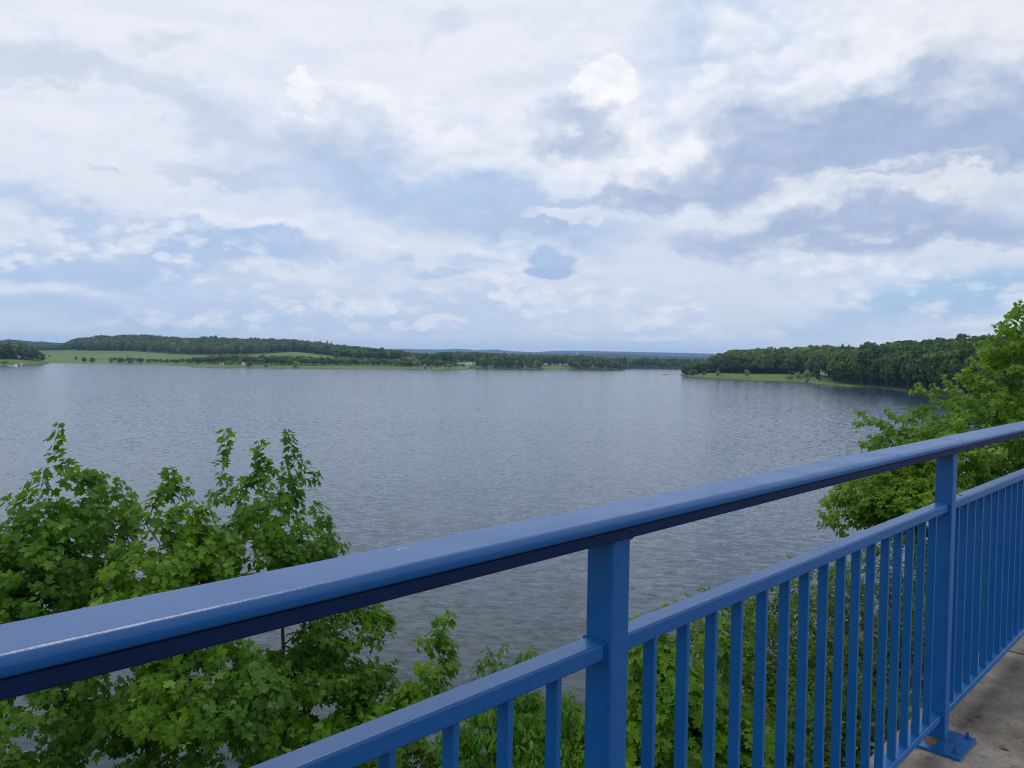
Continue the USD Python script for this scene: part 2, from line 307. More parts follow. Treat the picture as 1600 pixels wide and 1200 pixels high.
M['boat_grey'] = plain('boat_grey', (0.28, 0.29, 0.30), 0.5)
M['buoy'] = plain('buoy', (0.52, 0.24, 0.18), 0.5)
M['pale_stone'] = plain('pale_stone', (0.30, 0.29, 0.27), 0.9, var=0.4, scale=1.0)

# ------------------------------------------------------------------ lake and land
def sheet(us, rows):
    """Loft: rows of points (len(us), 3) into one surface."""
    nu, nr = len(us), len(rows); v = np.concatenate(rows)
    i, j = np.meshgrid(np.arange(nr - 1), np.arange(nu - 1), indexing='ij'); a = (i * nu + j).ravel()
    return v, np.stack([a, a + 1, a + nu + 1, a + nu], 1)
def disc(r0, r1, n, rings, z):
    rr = np.geomspace(r0, r1, rings); t = np.linspace(0, 2 * math.pi, n + 1)
    rows = [np.stack([np.sin(t) * r, np.cos(t) * r, np.full_like(t, z)], 1) for r in rr]
    v, q = sheet(t, rows); return v, q[:, ::-1]
tag(part('lake', disc(0.5, 3200, 96, 24, 0.0), M['water']), kind='structure')
tag(part('ground', disc(3150, 10400, 96, 12, 1.0), M['far_ground']), kind='structure')

class Land:
    """A stretch of shore lofted over photo columns through contour lines (column, distance ahead, height)."""
    def __init__(self, name, u0, u1, step, lines, mat, rough=0.4, sub=6, seed=1, behind=None):
        self.u = np.arange(u0, u1 + step, step, dtype=float)
        self.D = np.array([lerp_table([(p[0], p[1]) for p in L], self.u) for L in lines])
        self.Z = np.array([lerp_table([(p[0], p[2]) for p in L], self.u) for L in lines])
        d, z = [], []
        for k in range(len(lines) - 1):
            for t in np.arange(sub) / sub:
                d.append(self.D[k] * (1 - t) + self.D[k + 1] * t); s = t * t * (3 - 2 * t); z.append(self.Z[k] * (1 - s) + self.Z[k + 1] * s)
        d.append(self.D[-1]); z.append(self.Z[-1])
        self.rows = []
        tx = np.array([place(u, 1.0)[0] for u in self.u])
        for n, (dd, zz) in enumerate(zip(d, z)):
            P = np.stack([tx * dd, dd, zz], 1)
            amp = rough * min(1.0, n / sub)
            P[:, 2] += amp * (meshkit.fbm(np.stack([P[:, 0] / 40, P[:, 1] / 40, np.zeros(len(P))], 1), 3, seed) - 0.5) * 2
            self.rows.append(P)
        self.tx = tx
        tag(part(name, sheet(self.u, self.rows), mat, smooth=True), kind='structure')
    def point(self, u, v):
        """u column, v line coordinate (0 = shore, 1 = second line ...)."""
        d = np.array([np.interp(u, self.u, row) for row in self.D]); z = np.array([np.interp(u, self.u, row) for row in self.Z])
        k = min(int(v), len(d) - 2); t = v - k; s = t * t * (3 - 2 * t)
        dd = d[k] * (1 - t) + d[k + 1] * t
        return np.array([place(u, dd)[0], dd, z[k] * (1 - s) + z[k + 1] * s])

def line_rows(pts, height=0.0):
    """(column, row, distance) -> (column, distance, height above the lake less height)."""
    return [(p[0], p[2], z_row(p[0], p[1], p[2]) - (p[3] if len(p) > 3 else height)) for p in pts]
def shore_line(pts): return [(px, shore(px, py), -0.15) for px, py in pts]
def offset(line, d, z): return [(p[0], p[1] + d, z) for p in line]

# long left shore: meadow strip, tree belt, fields and a wooded hill
S_LEFT = shore_line([(40, 567.6), (76, 567.5), (170, 567.7), (230, 569.8), (285, 571.8), (320, 573.6), (400, 574.6), (500, 575.6), (600, 576.6), (690, 577.6), (727, 577.9), (734, 577.8)])
left = Land('left_shore', 40, 734, 2, [
    [(p[0], p[1] - 6, -1.2) for p in S_LEFT], S_LEFT, offset(S_LEFT, 6, 0.8),
    [(p[0], p[1] + w, 2.0) for p, w in zip(S_LEFT, (60, 60, 60, 70, 70, 75, 80, 80, 75, 60, 25, 6))],
    line_rows([(40, 562, 1150), (110, 561, 1150), (260, 562, 1120), (330, 562, 1100), (420, 561, 1060), (520, 560, 1060), (640, 563, 1060), (734, 570, 1000)]),
    line_rows([(40, 548, 1500), (110, 547.5, 1450), (200, 548.8, 1400), (262, 552, 1350), (330, 553.5, 1330), (420, 552, 1330), (460, 550, 1330), (520, 556, 1300), (600, 560, 1250), (700, 566, 1100), (734, 569, 1060)]),
    line_rows([(40, 545, 1900, 6), (100, 541, 1900, 10), (120, 528.5, 1750, 17), (150, 525.5, 1750, 17), (180, 523.5, 1750, 17), (215, 522, 1750, 17), (240, 523, 1750, 17), (270, 526, 1750, 17), (300, 527.5, 1750, 17), (330, 526, 1750, 17), (400, 529, 1700, 17),
               (440, 529, 1700, 17), (480, 533, 1650, 17), (520, 538, 1600, 17), (560, 543, 1500, 17), (600, 547.5, 1450, 16), (640, 552, 1400, 16), (690, 560, 1250, 14), (734, 567, 1150, 10)]),
    [(40, 2400, 0), (734, 1700, 0)]], M['meadow'], 0.5, seed=3)

# low wooded point at the left edge
S_CAPE = shore_line([(-160, 574), (-60, 572.5), (0, 571.2), (14, 571), (36, 570), (60, 569.3), (72, 568.8), (75, 568.4), (77, 567.2)])
cape = Land('left_point', -160, 77, 1.5, [
    [(p[0], p[1] - 4, -1.2) for p in S_CAPE], S_CAPE, [(p[0], p[1] + 5, 0.9) for p in S_CAPE],
    [(p[0], p[1] + w, zz) for p, w, zz in zip(S_CAPE, (60, 50, 45, 45, 40, 30, 18, 12, 6), (5, 5, 5, 5, 4.5, 3, 2, 1.2, 0.6))],
    [(p[0], p[1] + w, zz) for p, w, zz in zip(S_CAPE, (260, 240, 220, 210, 180, 110, 50, 30, 12), (11, 11, 10, 9, 8, 4, 2, 1, 0.2))],
    [(p[0], p[1] + w, -1.0) for p, w in zip(S_CAPE, (420, 400, 380, 360, 300, 190, 100, 60, 20))]], M['meadow'], 0.3, seed=5)

# wooded peninsula in the middle distance
S_MID = shore_line([(600, 575.3), (725, 575.8), (760, 576), (800, 576.2), (850, 577), (900, 577.4), (940, 577.8), (975, 578.4), (983, 578.6), (987, 577)])
mid = Land('middle_peninsula', 600, 987, 2, [
    [(p[0], p[1] - 8, -1.2) for p in S_MID], S_MID, offset(S_MID, 6, 0.8),
    [(p[0], p[1] + w, zz) for p, w, zz in zip(S_MID, (60, 60, 55, 50, 55, 55, 45, 25, 12, 6), (5, 5, 4, 4, 4, 4, 3, 2, 1, 0.6))],
    line_rows([(600, 557, 1350, 15), (640, 556, 1350, 15), (690, 551.5, 1350, 16), (720, 549, 1350, 16), (760, 550.5, 1350, 16), (800, 553.5, 1330, 16), (830, 555.5, 1330, 15), (860, 556, 1330, 15), (900, 556.5, 1330, 15), (940, 559, 1280, 15), (962, 563.5, 1230, 13), (978, 572, 1180, 6), (987, 577, 1150, 1)]),
    [(600, 1800, 0), (987, 1300, -1)]], M['meadow'], 0.5, seed=8)

# far end of the inlet and the ridges behind it
S_END = shore_line([(930, 575.4), (985, 575.9), (1020, 576.3), (1062, 577.0), (1110, 577.8), (1200, 579)])
inlet = Land('inlet_shore', 930, 1200, 3, [
    [(p[0], p[1] - 8, -1.2) for p in S_END], S_END, offset(S_END, 8, 0.8),
    offset(S_END, 60, 5), line_rows([(930, 566, 2000, 12), (985, 565.5, 2000, 12), (1020, 566, 2000, 12), (1062, 566, 2000, 12), (1200, 567, 2000, 12)]),
    [(930, 3300, 0), (1200, 3300, 0)]], M['far_ground'], 0.8, seed=11)

def canopy(name, us, base, top, d0, d1, rows, bump, mat, seed):
    """Wooded ridge far off: its surface is the uneven roof of the wood."""
    out = []
    tx = np.array([place(u, 1.0)[0] for u in us])
    for k in range(rows + 4):
        t = k / rows
        d = d0 + (d1 - d0) * t
        zt = np.array([z_row(u, r, d1) for u, r in zip(us, lerp_table(top, us))])
        s = 1 - (1 - min(t, 1)) ** 1.6
        z = base + (zt - base) * s if t <= 1 else zt - (zt - base) * (t - 1) * 3
        P = np.stack([tx * d, np.full_like(tx, d), np.broadcast_to(z, tx.shape).astype(float)], 1)
        q = np.stack([P[:, 0] / 22, P[:, 1] / 22, np.zeros(len(P))], 1)
        P[:, 2] += bump * (meshkit.fbm(q, 3, seed) - 0.5) * 2 * min(1, 0.2 + t)
        out.append(P)
    return tag(part(name, sheet(us, out), mat, smooth=True), kind='structure')
us = np.arange(470, 1240, 1.0)
canopy('far_ridge', us, 0.0, [(470, 548), (560, 545.5), (635, 545.3), (660, 546), (690, 546.3), (712, 545.2), (730, 546), (742, 547.6), (758, 546.6), (775, 546.2), (788, 547.8), (802, 549), (835, 550.6), (850, 549.4), (870, 548.6), (900, 548.3), (930, 548.9), (960, 549.5), (1000, 550.2), (1030, 550.9), (1050, 551.3), (1080, 551.8), (1110, 552.8), (1160, 554), (1240, 555)], 6500, 9000, 34, 5.0, M['far_ground'], 21)
us = np.arange(560, 1200, 1.0)
canopy('middle_ridge', us, 0.0, [(560, 553), (640, 553), (770, 552.5), (820, 552.2), (850, 553.3), (900, 553), (940, 552.6), (970, 553.3), (1000, 555), (1030, 556.5), (1060, 557), (1100, 557.5), (1200, 559)], 2900, 4400, 30, 5.0, M['far_ground'], 23)
us = np.arange(-260, 130, 1.5)
canopy('left_far_ridge', us, 0.0, [(-260, 530), (-60, 531), (0, 532), (20, 531.2), (45, 533), (72, 534.6), (78, 535.6), (105, 536), (130, 538)], 1900, 2300, 20, 4.0, M['far_ground'], 25)
# pale field on the middle ridge's slope
fu = np.arange(958, 1016, 2.0); frow = []
for t in np.linspace(0, 1, 6):
    d = 3350 + 350 * t; frow.append(np.array([[place(u, d)[0], d, z_row(u, 566.5 - 4.0 * t + 1.6 * ((u - 958) / 58) * (1 - t) - 2.0 * (1 - (u - 958) / 58) * t, d)] for u in fu]))
tag(part('far_field', sheet(fu, frow), M['far_field']), kind='structure')

# wooded headland to the right
S_HEAD = shore_line([(1061, 586), (1066, 587.6), (1080, 588.6), (1100, 590), (1150, 593), (1190, 595), (1225, 595.7), (1255, 596.4), (1267, 599), (1287, 601), (1325, 604.2), (1375, 606.5), (1420, 612), (1470, 619), (1540, 630), (1620, 643), (1750, 668), (1900, 705), (2100, 760)])
W1 = [(1061, 2), (1066, 6), (1080, 16), (1100, 50), (1150, 75), (1225, 80), (1255, 60), (1290, 32), (1320, 14), (1335, 4), (1375, 3), (2100, 3)]
W2 = [(1061, 10), (1075, 60), (1100, 140), (1150, 220), (1225, 260), (1325, 220), (1420, 190), (2100, 120)]
def widen(L, W, z): return [(p[0], p[1] + lerp_table(W, p[0]), lerp_table(z, p[0])) for p in L]
head = Land('right_headland', 1061, 2100, 3, [
    [(p[0], p[1] - 5, -1.2) for p in S_HEAD], S_HEAD, widen(S_HEAD, [(1061, 1), (1080, 4), (2100, 4)], [(1061, 0.1), (1090, 0.9), (1320, 0.9), (1340, 0.5), (2100, 0.5)]),
    widen(S_HEAD, W1, [(1061, 0.2), (1100, 3.4), (1225, 4.2), (1290, 2.2), (1335, 0.9), (2100, 0.9)]),
    widen(S_HEAD, W2, [(1061, 0.3), (1100, 6), (1225, 10), (1420, 11), (2100, 9)]),
    widen(S_HEAD, [(1061, 20), (1100, 300), (1225, 420), (2100, 420)], [(1061, -1.5), (1085, 0), (1160, 5), (2100, 6)])], M['meadow'], 0.25, seed=13)

# ------------------------------------------------------------------ far trees
def clumps(P, N, size, rng, stretch=1.0):
    """Leaf clumps: a small bent quad at every point of P facing roughly along N."""
    n = len(P); N = N + rng.normal(0, 0.55, (n, 3)); N /= np.linalg.norm(N, axis=1, keepdims=True)
    a = np.cross(N, rng.normal(0, 1, (n, 3))); a /= np.linalg.norm(a, axis=1, keepdims=True); b = np.cross(N, a)
    s = size * rng.uniform(0.6, 1.35, (n, 1)); t = s * rng.uniform(0.5, 1.0, (n, 1)) * stretch
    v = np.stack([P - a * s, P - b * t + N * s * 0.3, P + a * s, P + b * t + N * s * 0.3], 1).reshape(-1, 3)
    i = np.arange(n)[:, None] * 4
    return v, np.concatenate([i + [0, 1, 2], i + [0, 2, 3]])
def crown(kind, seed, n, size):
    """Crown of a tree one metre tall, trunk foot at the origin."""
    r = np.random.default_rng(seed)
    if kind == 'conifer':
        t = r.random(n) ** 0.75; z = 0.12 + 0.88 * (1 - t); tier = 0.75 + 0.25 * np.abs(np.sin(z * 34)); w = (0.20 * t + 0.008) * tier
        f = r.uniform(0, 2 * math.pi, n); P = np.stack([np.cos(f) * w, np.sin(f) * w, z - 0.25 * w], 1)
        N = np.stack([np.cos(f), np.sin(f), np.full(n, 0.5)], 1)
        return clumps(P, N, size, r)
    zc, rz, rx, nl, lr = {'broad': (0.57, 0.40, 0.33, 17, (0.10, 0.19)), 'tall': (0.58, 0.41, 0.22, 16, (0.08, 0.14)), 'bush': (0.46, 0.46, 0.52, 15, (0.16, 0.26)), 'spread': (0.62, 0.30, 0.52, 18, (0.10, 0.18)), 'round': (0.58, 0.40, 0.36, 20, (0.10, 0.16))}[kind]
    g = r.normal(0, 1, (nl, 3)); g /= np.linalg.norm(g, axis=1, keepdims=True); g *= r.uniform(0.45, 1.0, (nl, 1)) ** 0.5
    C = g * [rx, rx, rz] * 0.78 + [0, 0, zc]; R = r.uniform(*lr, nl)
    k = r.choice(nl, n, p=R ** 2 / (R ** 2).sum()); d = r.normal(0, 1, (n, 3)); d /= np.linalg.norm(d, axis=1, keepdims=True)
    d[:, 2] = np.where(d[:, 2] < -0.3, -d[:, 2], d[:, 2])
    P = C[k] + d * R[k][:, None] * r.uniform(0.72, 1.05, (n, 1))
    P[:, 2] = np.maximum(P[:, 2], 0.03)
    return clumps(P, d + (P - [0, 0, zc]) * 1.2, size, r)
def trunk_mesh(h, r0, r1, lean=0.0, sides=6):
    m = trimesh.creation.cylinder(radius=1, height=1, sections=sides); v = np.array(m.vertices); t = v[:, 2] + 0.5
    rad = r0 + (r1 - r0) * t
    m.vertices = np.stack([v[:, 0] * rad + lean * t * t, v[:, 1] * rad, t * h - 0.02], 1); return m
def far_tree(name, label, category, kind, mat, seed, n, size, loc, h, w=1.0, group=None, rot=0.0):
    t = thing(name, label, category, loc, rot, (h * w, h * w, h), group)
    part('trunk', trunk_mesh(0.5, 0.022, 0.010), M['bark'], t)
    part('crown', crown(kind, seed, n, size), M[mat], t)
    return t

rng = np.random.default_rng(7)
def wood(name, label, spots, protos):
    """A far wood that reads as one mass: one instancer. spots: (x, y, z, height, which)."""
    pi = UsdGeom.PointInstancer.Define(stage, path(name)); base = str(pi.GetPath())
    rel = pi.CreatePrototypesRel()
    for k, (kind, mat, seed, n, size, w) in enumerate(protos):
        m = part(('broadleaf_tree', 'conifer_tree', 'tall_tree', 'pale_tree', 'dark_tree')[k], crown(kind, seed, n, size), M[mat], base)
        rel.AddTarget(m.GetPath())
    S = np.array(spots); w = np.array([p[5] for p in protos])[S[:, 4].astype(int)]
    pi.CreatePositionsAttr(Vt.Vec3fArray.FromNumpy(S[:, :3].astype(np.float32)))
    sc = np.stack([S[:, 3] * w, S[:, 3] * w, S[:, 3]], 1) * rng.uniform(0.88, 1.12, (len(S), 3))
    pi.CreateScalesAttr(Vt.Vec3fArray.FromNumpy(sc.astype(np.float32)))
    f = rng.uniform(0, 2 * math.pi, len(S))
    pi.CreateOrientationsAttr(Vt.QuathArray([Gf.Quath(float(math.cos(a / 2)), 0, 0, float(math.sin(a / 2))) for a in f]))
    pi.CreateProtoIndicesAttr(Vt.IntArray.FromNumpy(S[:, 4].astype(np.int32)))
    return tag(pi.GetPrim(), label, 'forest', kind='stuff')
PROT = [('broad', 'broadleaf', 31, 420, 0.060, 1.0), ('conifer', 'conifer', 32, 380, 0.045, 0.9), ('tall', 'broadleaf', 33, 380, 0.055, 1.05), ('broad', 'lime', 34, 400, 0.06, 0.95), ('round', 'oak', 35, 420, 0.06, 1.1)]

def scatter(land, u0, u1, v0, v1, step, height, top=None, keep=None, mix=(0.5, 0.1, 0.2, 0.04, 0.16)):
    """Trees over a land's columns u and lines v, about step metres apart; top gives the row their tips may reach."""
    out = []; v = v0; 
    while v <= v1:
        a, b = land.point(u0, v), land.point(u1, v)
        k = max(2, int(np.linalg.norm(b - a) / step))
        for u in np.linspace(u0, u1, k):
            uu = u + rng.normal(0, 0.5) * (u1 - u0) / k; vv = np.clip(v + rng.normal(0, 0.04), v0, v1 + 0.05)
            if not (u0 <= uu <= u1) or (keep and not keep(uu, vv)): continue
            p = land.point(uu, vv); h = height * rng.uniform(0.78, 1.18)
            if top is not None:
                lim = z_row(uu, lerp_table(top, uu) + rng.normal(0.7, 1.3), p[1]) - p[2]
                h = min(h, lim)
                if h < height * 0.4: continue
            out.append((p[0], p[1], p[2] - 0.3, h, rng.choice(5, p=mix)))
        q = land.point((u0 + u1) / 2, v); q2 = land.point((u0 + u1) / 2, min(v + 0.05, v1 + 0.049))
        v += 0.05 * step / max(0.5, np.linalg.norm(q2 - q)) if np.linalg.norm(q2 - q) > 0 else 0.05
    return out

TB = [(230, 562.5), (260, 562), (285, 560), (330, 556), (370, 554.5), (410, 556), (450, 556), (480, 557.5), (520, 559), (560, 560), (600, 560.5), (640, 561), (665, 561.5), (690, 562.5), (722, 568.5)]
T_LEFT = [(40, 540), (100, 538), (107, 531), (114, 528.5), (122, 527), (140, 526), (150, 525), (165, 523.5), (180, 523), (200, 522), (215, 521.3), (228, 521.5), (240, 522.5), (255, 524.5), (270, 526), (285, 527), (300, 527), (315, 525.5), (330, 525), (360, 527), (400, 528.7),
          (430, 527.5), (445, 528), (480, 531.5), (500, 533), (520, 537), (550, 541), (575, 543.5), (600, 545.5), (630, 549), (650, 553), (690, 556), (734, 566)]
spots = scatter(left, 106, 660, 5.03, 6.0, 9.5, 16, T_LEFT)
spots += scatter(left, 262, 420, 4.75, 5.05, 9.0, 13, T_LEFT)
spots += scatter(left, 522, 700, 4.0, 5.05, 9.0, 13, T_LEFT)
spots += scatter(left, 40, 104, 5.5, 6.0, 10, 12, T_LEFT)
spots += scatter(left, 285, 715, 3.25, 3.62, 7.0, 10.5, TB, mix=(0.5, 0.0, 0.2, 0.1, 0.2)) + scatter(left, 165, 262, 3.0, 3.1, 9.0, 5.0)
wood('hillside_forest', 'mixed forest covering the long hill behind the left shore', spots, PROT)
T_MID = [(600, 560), (630, 558), (645, 555.5), (690, 551), (705, 549), (720, 548.2), (735, 549), (760, 549.5), (775, 551), (800, 552.5), (815, 554), (850, 554.5), (870, 554.5), (885, 556), (900, 555), (925, 556), (940, 558), (955, 561), (965, 565), (975, 570), (984, 577)]
def mid_keep(u, v): return not ((712 < u < 745 and v < 3.42) or (846 < u < 892 and v < 3.22) or (812 < u < 834 and 3.45 < v < 3.7))
spots = scatter(mid, 735, 984, 2.0, 2.35, 8.0, 10, T_MID, mid_keep) + scatter(mid, 622, 984, 2.35, 4.0, 9.0, 15, T_MID, mid_keep)
wood('peninsula_forest', 'mixed forest on the peninsula in the middle distance', spots, PROT)
spots = scatter(inlet, 960, 1150, 2.15, 4.0, 15, 13)
wood('inlet_forest', 'dark bluish forest at the far end of the inlet', spots, PROT)
T_CAPE = [(-160, 534), (-40, 534), (0, 535), (12, 534), (20, 533.5), (30, 535), (40, 538.5), (50, 543.5), (58, 549), (66, 554), (71, 559), (75, 565)]
spots = scatter(cape, -158, 73, 3.1, 4.0, 7.5, 15, T_CAPE, mix=(0.35, 0.02, 0.15, 0.03, 0.45))
wood('point_wood', 'dense dark wood on the point at the left edge', spots, PROT)
T_HEAD = [(1062, 580), (1067, 574), (1073, 568), (1085, 567), (1100, 566.5), (1107, 562), (1114, 556.5), (1122, 552.5), (1128, 551), (1138, 548.5), (1146, 545.5), (1152, 545.2), (1160, 547), (1175, 545), (1190, 544), (1205, 542.5), (1215, 544), (1225, 542), (1232, 544.5), (1240, 540), (1252, 539), (1262, 541), (1277, 536.2), (1290, 538.5), (1300, 541), (1312, 539.5),
          (1325, 540), (1335, 542), (1346, 541), (1352, 537.5), (1366, 532), (1378, 530.5), (1388, 533), (1400, 532), (1412, 530.5), (1425, 528), (1437, 529), (1447, 521.5), (1456, 520.5), (1464, 524), (1477, 521.5), (1490, 524), (1503, 520), (1512, 521), (1525, 514), (1550, 516), (1600, 512), (1700, 505), (2100, 470)]
def head_keep(u, v): return not (1236 < u < 1296 and v < 3.16)
spots = scatter(head, 1064, 1800, 3.0, 4.0, 6.4, 18, T_HEAD, head_keep, mix=(0.45, 0.025, 0.27, 0.005, 0.25))
S = np.array(spots); near_stand = S[:, 0] / S[:, 1] > place(1334, 1.0)[0]; dark = near_stand & (rng.random(len(S)) < 0.62); S[dark, 4] = 4
spots = S; rangeY = S[:, 1] - np.array([np.interp(a, head.tx, head.D[3]) for a in S[:, 0] / S[:, 1]])
front = (rangeY < 26) & (S[:, 0] / S[:, 1] < place(1600, 1.0)[0])
idx = np.nonzero(front)[0]; idx = idx[np.argsort(S[idx, 1])][:150]
rest = np.ones(len(S), bool); rest[idx] = False
HP = [('broad', 'broadleaf', 41, 1000, 0.042, 1.0), ('conifer', 'conifer', 42, 800, 0.032, 0.9), ('tall', 'broadleaf', 43, 900, 0.038, 1.05), ('broad', 'willow', 44, 900, 0.042, 0.95), ('round', 'oak', 45, 1000, 0.042, 1.1)]
wood('headland_forest', 'tall mixed forest filling the headland on the right', S[rest], HP)
protos = {}
KINDS = [('broad', 'broadleaf', 'broad mid green tree'), ('conifer', 'conifer', 'dark narrow conifer'), ('tall', 'broadleaf', 'tall slender green tree'), ('broad', 'willow', 'pale tree'), ('round', 'oak', 'round dark green tree')]
for i in idx:
    x, y, z, h, k = S[i]; k = int(k); kind, mat, say = KINDS[k]
    rot, sc = rng.uniform(0, 6.28), np.array([h * HP[k][5], h * HP[k][5], h]) * rng.uniform(0.9, 1.1)
    uu = np.interp(x / y, head.tx, head.u)
    zone = 'behind the headland meadow left of the lake building' if uu < 1285 else 'at the water edge right of the lake building' if uu < 1420 else 'at the water edge behind the large right tree'
    g, lab = f'{say}s {zone}', f'{say} {zone}'
    if k not in protos:
        t = thing('edge_tree', lab, 'tree', (x, y, z), rot, sc, g)
        part('trunk', trunk_mesh(0.5, 0.020, 0.009), M['bark'], t); part('crown', crown(kind, 51 + k, HP[k][3], HP[k][4]), M[mat], t); protos[k] = t
    else:
        t = thing('edge_tree', lab, 'tree', (x, y, z), rot, sc, g)
        t.GetReferences().AddInternalReference(protos[k].GetPath()); t.SetInstanceable(True)

# tree belt behind the shore meadow of the long left shore
belt = []
for u in np.linspace(228, 722, 170):
    v = 3.0 + rng.uniform(-0.12, 0.30); uu = u + rng.normal(0, 2.5)
    if 232 < uu < 262 and rng.random() < 0.2: continue
    p = left.point(uu, v); belt.append((p, uu))
bp = {}
for p, uu in belt:
    k = int(rng.choice([0, 2, 3, 4], p=(0.45, 0.2, 0.12, 0.23))); kind, mat, say = KINDS[k]
    h = max(3.5, (z_row(uu, lerp_table(TB, uu) + rng.uniform(-1.2, 4.0), p[1]) - p[2]))
    wd = 2.1 if uu < 335 else 1.55; sc = np.array([h * wd, h * wd, h]); rot = rng.uniform(0, 6.28); loc = (p[0], p[1], p[2] - 0.25)
    zone = 'in the belt left of the orange roofed hut' if uu < 347 else 'in the belt between orange roofed hut and willow bush' if uu < 463 else 'in the belt between willow bush and dark meadow tree' if uu < 507 else 'in the belt right of the dark meadow tree'
    g, lab = f'{say}s {zone}', f'{say} {zone}'
    if k not in bp:
        bp[k] = far_tree('belt_tree', lab, 'tree', 'round' if k != 2 else 'broad', mat, 61 + k, 500, 0.055, loc, 1.0, 1.0, g, rot)
        bp[k].GetAttribute('xformOp:scale').Set(Gf.Vec3f(*map(float, sc)))
    else:
        t = thing('belt_tree', lab, 'tree', loc, rot, sc, g); t.GetReferences().AddInternalReference(bp[k].GetPath()); t.SetInstanceable(True)

# single trees and bushes one can tell apart: (name, label, category, kind, material, column, foot row, top row, width factor, land or None)
def single(name, label, cat_, kind, mat, px, foot, top, w, dist, n=600, size=0.05):
    zf = z_row(px, foot, dist); h = z_row(px, top, dist) - zf
    far_tree(name, label, cat_, kind, mat, int(px * 7 + foot), n, size, (*place(px, dist), zf - 0.15 * 1), h, w, rot=px * 0.37)
D = lambda px, off: lerp_table([(a, b) for a, b, _ in S_LEFT], px) + off
single('round_bush', 'large round pale willow bush standing alone at the left water edge', 'bush', 'bush', 'willow', 463, 575.2, 563.5, 0.95, D(463, 9), 900, 0.06)
single('round_bush', 'dark round bush beside the hut at the left water edge', 'bush', 'bush', 'oak', 389, 573.8, 564.8, 0.95, D(389, 9), 700, 0.06)
single('small_bush', 'small dark bush left of the large willow bush on the left shore', 'bush', 'bush', 'oak', 415.5, 574.6, 569.5, 1.0, D(415, 8), 400, 0.08)
single('meadow_tree', 'light lime green round tree left of the dark round bush on the left shore', 'tree', 'round', 'lime', 375, 569, 560, 1.15, D(375, 50), 700)
single('meadow_tree', 'wide light green tree beside the orange roofed hut on the left shore', 'tree', 'spread', 'lime', 358, 570.5, 562.5, 1.5, D(358, 45), 700)
single('shore_tree', 'narrow pale grey green tree at the right end of the left shore meadow', 'tree', 'bush', 'willow', 664.5, 577.2, 567.5, 0.7, D(664, 8), 700, 0.055)
single('shore_tree', 'tall pale airy tree behind the narrow grey green tree on the left shore', 'tree', 'round', 'willow', 652, 576, 561.5, 1.15, D(652, 26), 800)
single('small_bush', 'small dark bush right of the narrow grey green tree on the left shore', 'bush', 'bush', 'oak', 674, 577.3, 573.2, 0.8, D(674, 8), 300, 0.08)
single('spreading_tree', 'low spreading lime green tree at the tip of the left shore', 'tree', 'spread', 'lime', 702, 576.6, 567.8, 1.75, D(702, 14), 900)
single('meadow_tree', 'dark tree with a round crown casting shade on the left shore meadow', 'tree', 'round', 'oak', 507, 572.5, 563, 1.3, D(507, 45), 700)
single('meadow_tree', 'dark tree near the end of the belt, left of the pale airy tree', 'tree', 'round', 'oak', 640, 574.5, 563, 1.3, D(640, 32), 700)
single('field_bush', 'lone dark bush in the open field right of the left point', 'bush', 'bush', 'oak', 77.5, 558.5, 554.5, 0.8, 1080, 300, 0.08)
for k, (px, f, t, w, off, mat, say) in enumerate([(118.5, 562.5, 556.5, 0.75, 60, 'oak', 'dark round bush at the left end of the bushes along the far meadow'), (131, 565.5, 557, 1.1, 40, 'oak', 'wide dark bush, second from the left along the far meadow'), (145, 566.5, 557.5, 1.25, 30, 'broadleaf', 'broad green bush beside the dark bushes of the far meadow'),
        (174, 566.8, 559.5, 1.0, 30, 'broadleaf', 'low green bush at the left end of the longer hedge on the far meadow'), (188, 567.5, 558, 1.3, 25, 'oak', 'big dark bush in the middle of the hedge on the far meadow'), (204, 567.8, 557.5, 1.3, 25, 'broadleaf', 'tallest green bush of the hedge on the far meadow'), (219, 567, 558.5, 1.1, 40, 'oak', 'dark bush at the right end of the hedge on the far meadow'), (232, 566.5, 560.5, 1.2, 55, 'broadleaf', 'small green bush past the right end of the hedge')]):
    single('meadow_bush', say, 'bush', 'bush', mat, px, f, t, w, D(px, off), 500, 0.065)
for k, (px, t, say) in enumerate([(501, 531.5, 'left dark conifer standing proud of the hill forest'), (511, 531, 'tallest dark conifer on the skyline of the hill forest'), (518, 533.5, 'right conifer of the three on the hill forest skyline'), (560, 541, 'lone thin conifer on the falling skyline of the hill'), (573, 541.5, 'conifer with a wide foot low on the falling skyline')]):
    d = 1480; z0 = z_row(px, t + 13, d); single('skyline_conifer', say, 'tree', 'conifer', 'conifer', px, t + 13, t, 0.75, d, 500, 0.045)
DH = lambda px, off: lerp_table([(a, b) for a, b, _ in S_HEAD], px) + off
single('headland_tree', 'round pale tree standing alone on the meadow of the right headland', 'tree', 'round', 'willow', 1168, 590.5, 577, 1.1, DH(1168, 14), 1100, 0.042)
single('headland_bush', 'pale green bush left of the lone round tree on the right headland', 'bush', 'bush', 'willow', 1122, 588.5, 577.8, 0.85, DH(1122, 22), 800, 0.05)
single('headland_bush', 'low pale bush spreading at the foot of the pale green bush on the headland', 'bush', 'bush', 'willow', 1129, 589.2, 584.8, 1.3, DH(1129, 12), 500, 0.06)
single('headland_bush', 'small dark green bush near the tip of the right headland', 'bush', 'bush', 'broadleaf', 1100.5, 587.5, 580, 0.8, DH(1100, 22), 500, 0.06)
single('headland_bush', 'large mid green bush at the tip of the right headland', 'bush', 'bush', 'broadleaf', 1084, 587.3, 575.5, 1.05, DH(1084, 14), 900, 0.05)
single('headland_bush', 'rounded grey green bush at the left end of the pale shore bushes', 'bush', 'bush', 'willow', 1234, 594.5, 584, 1.0, DH(1234, 10), 800, 0.05)
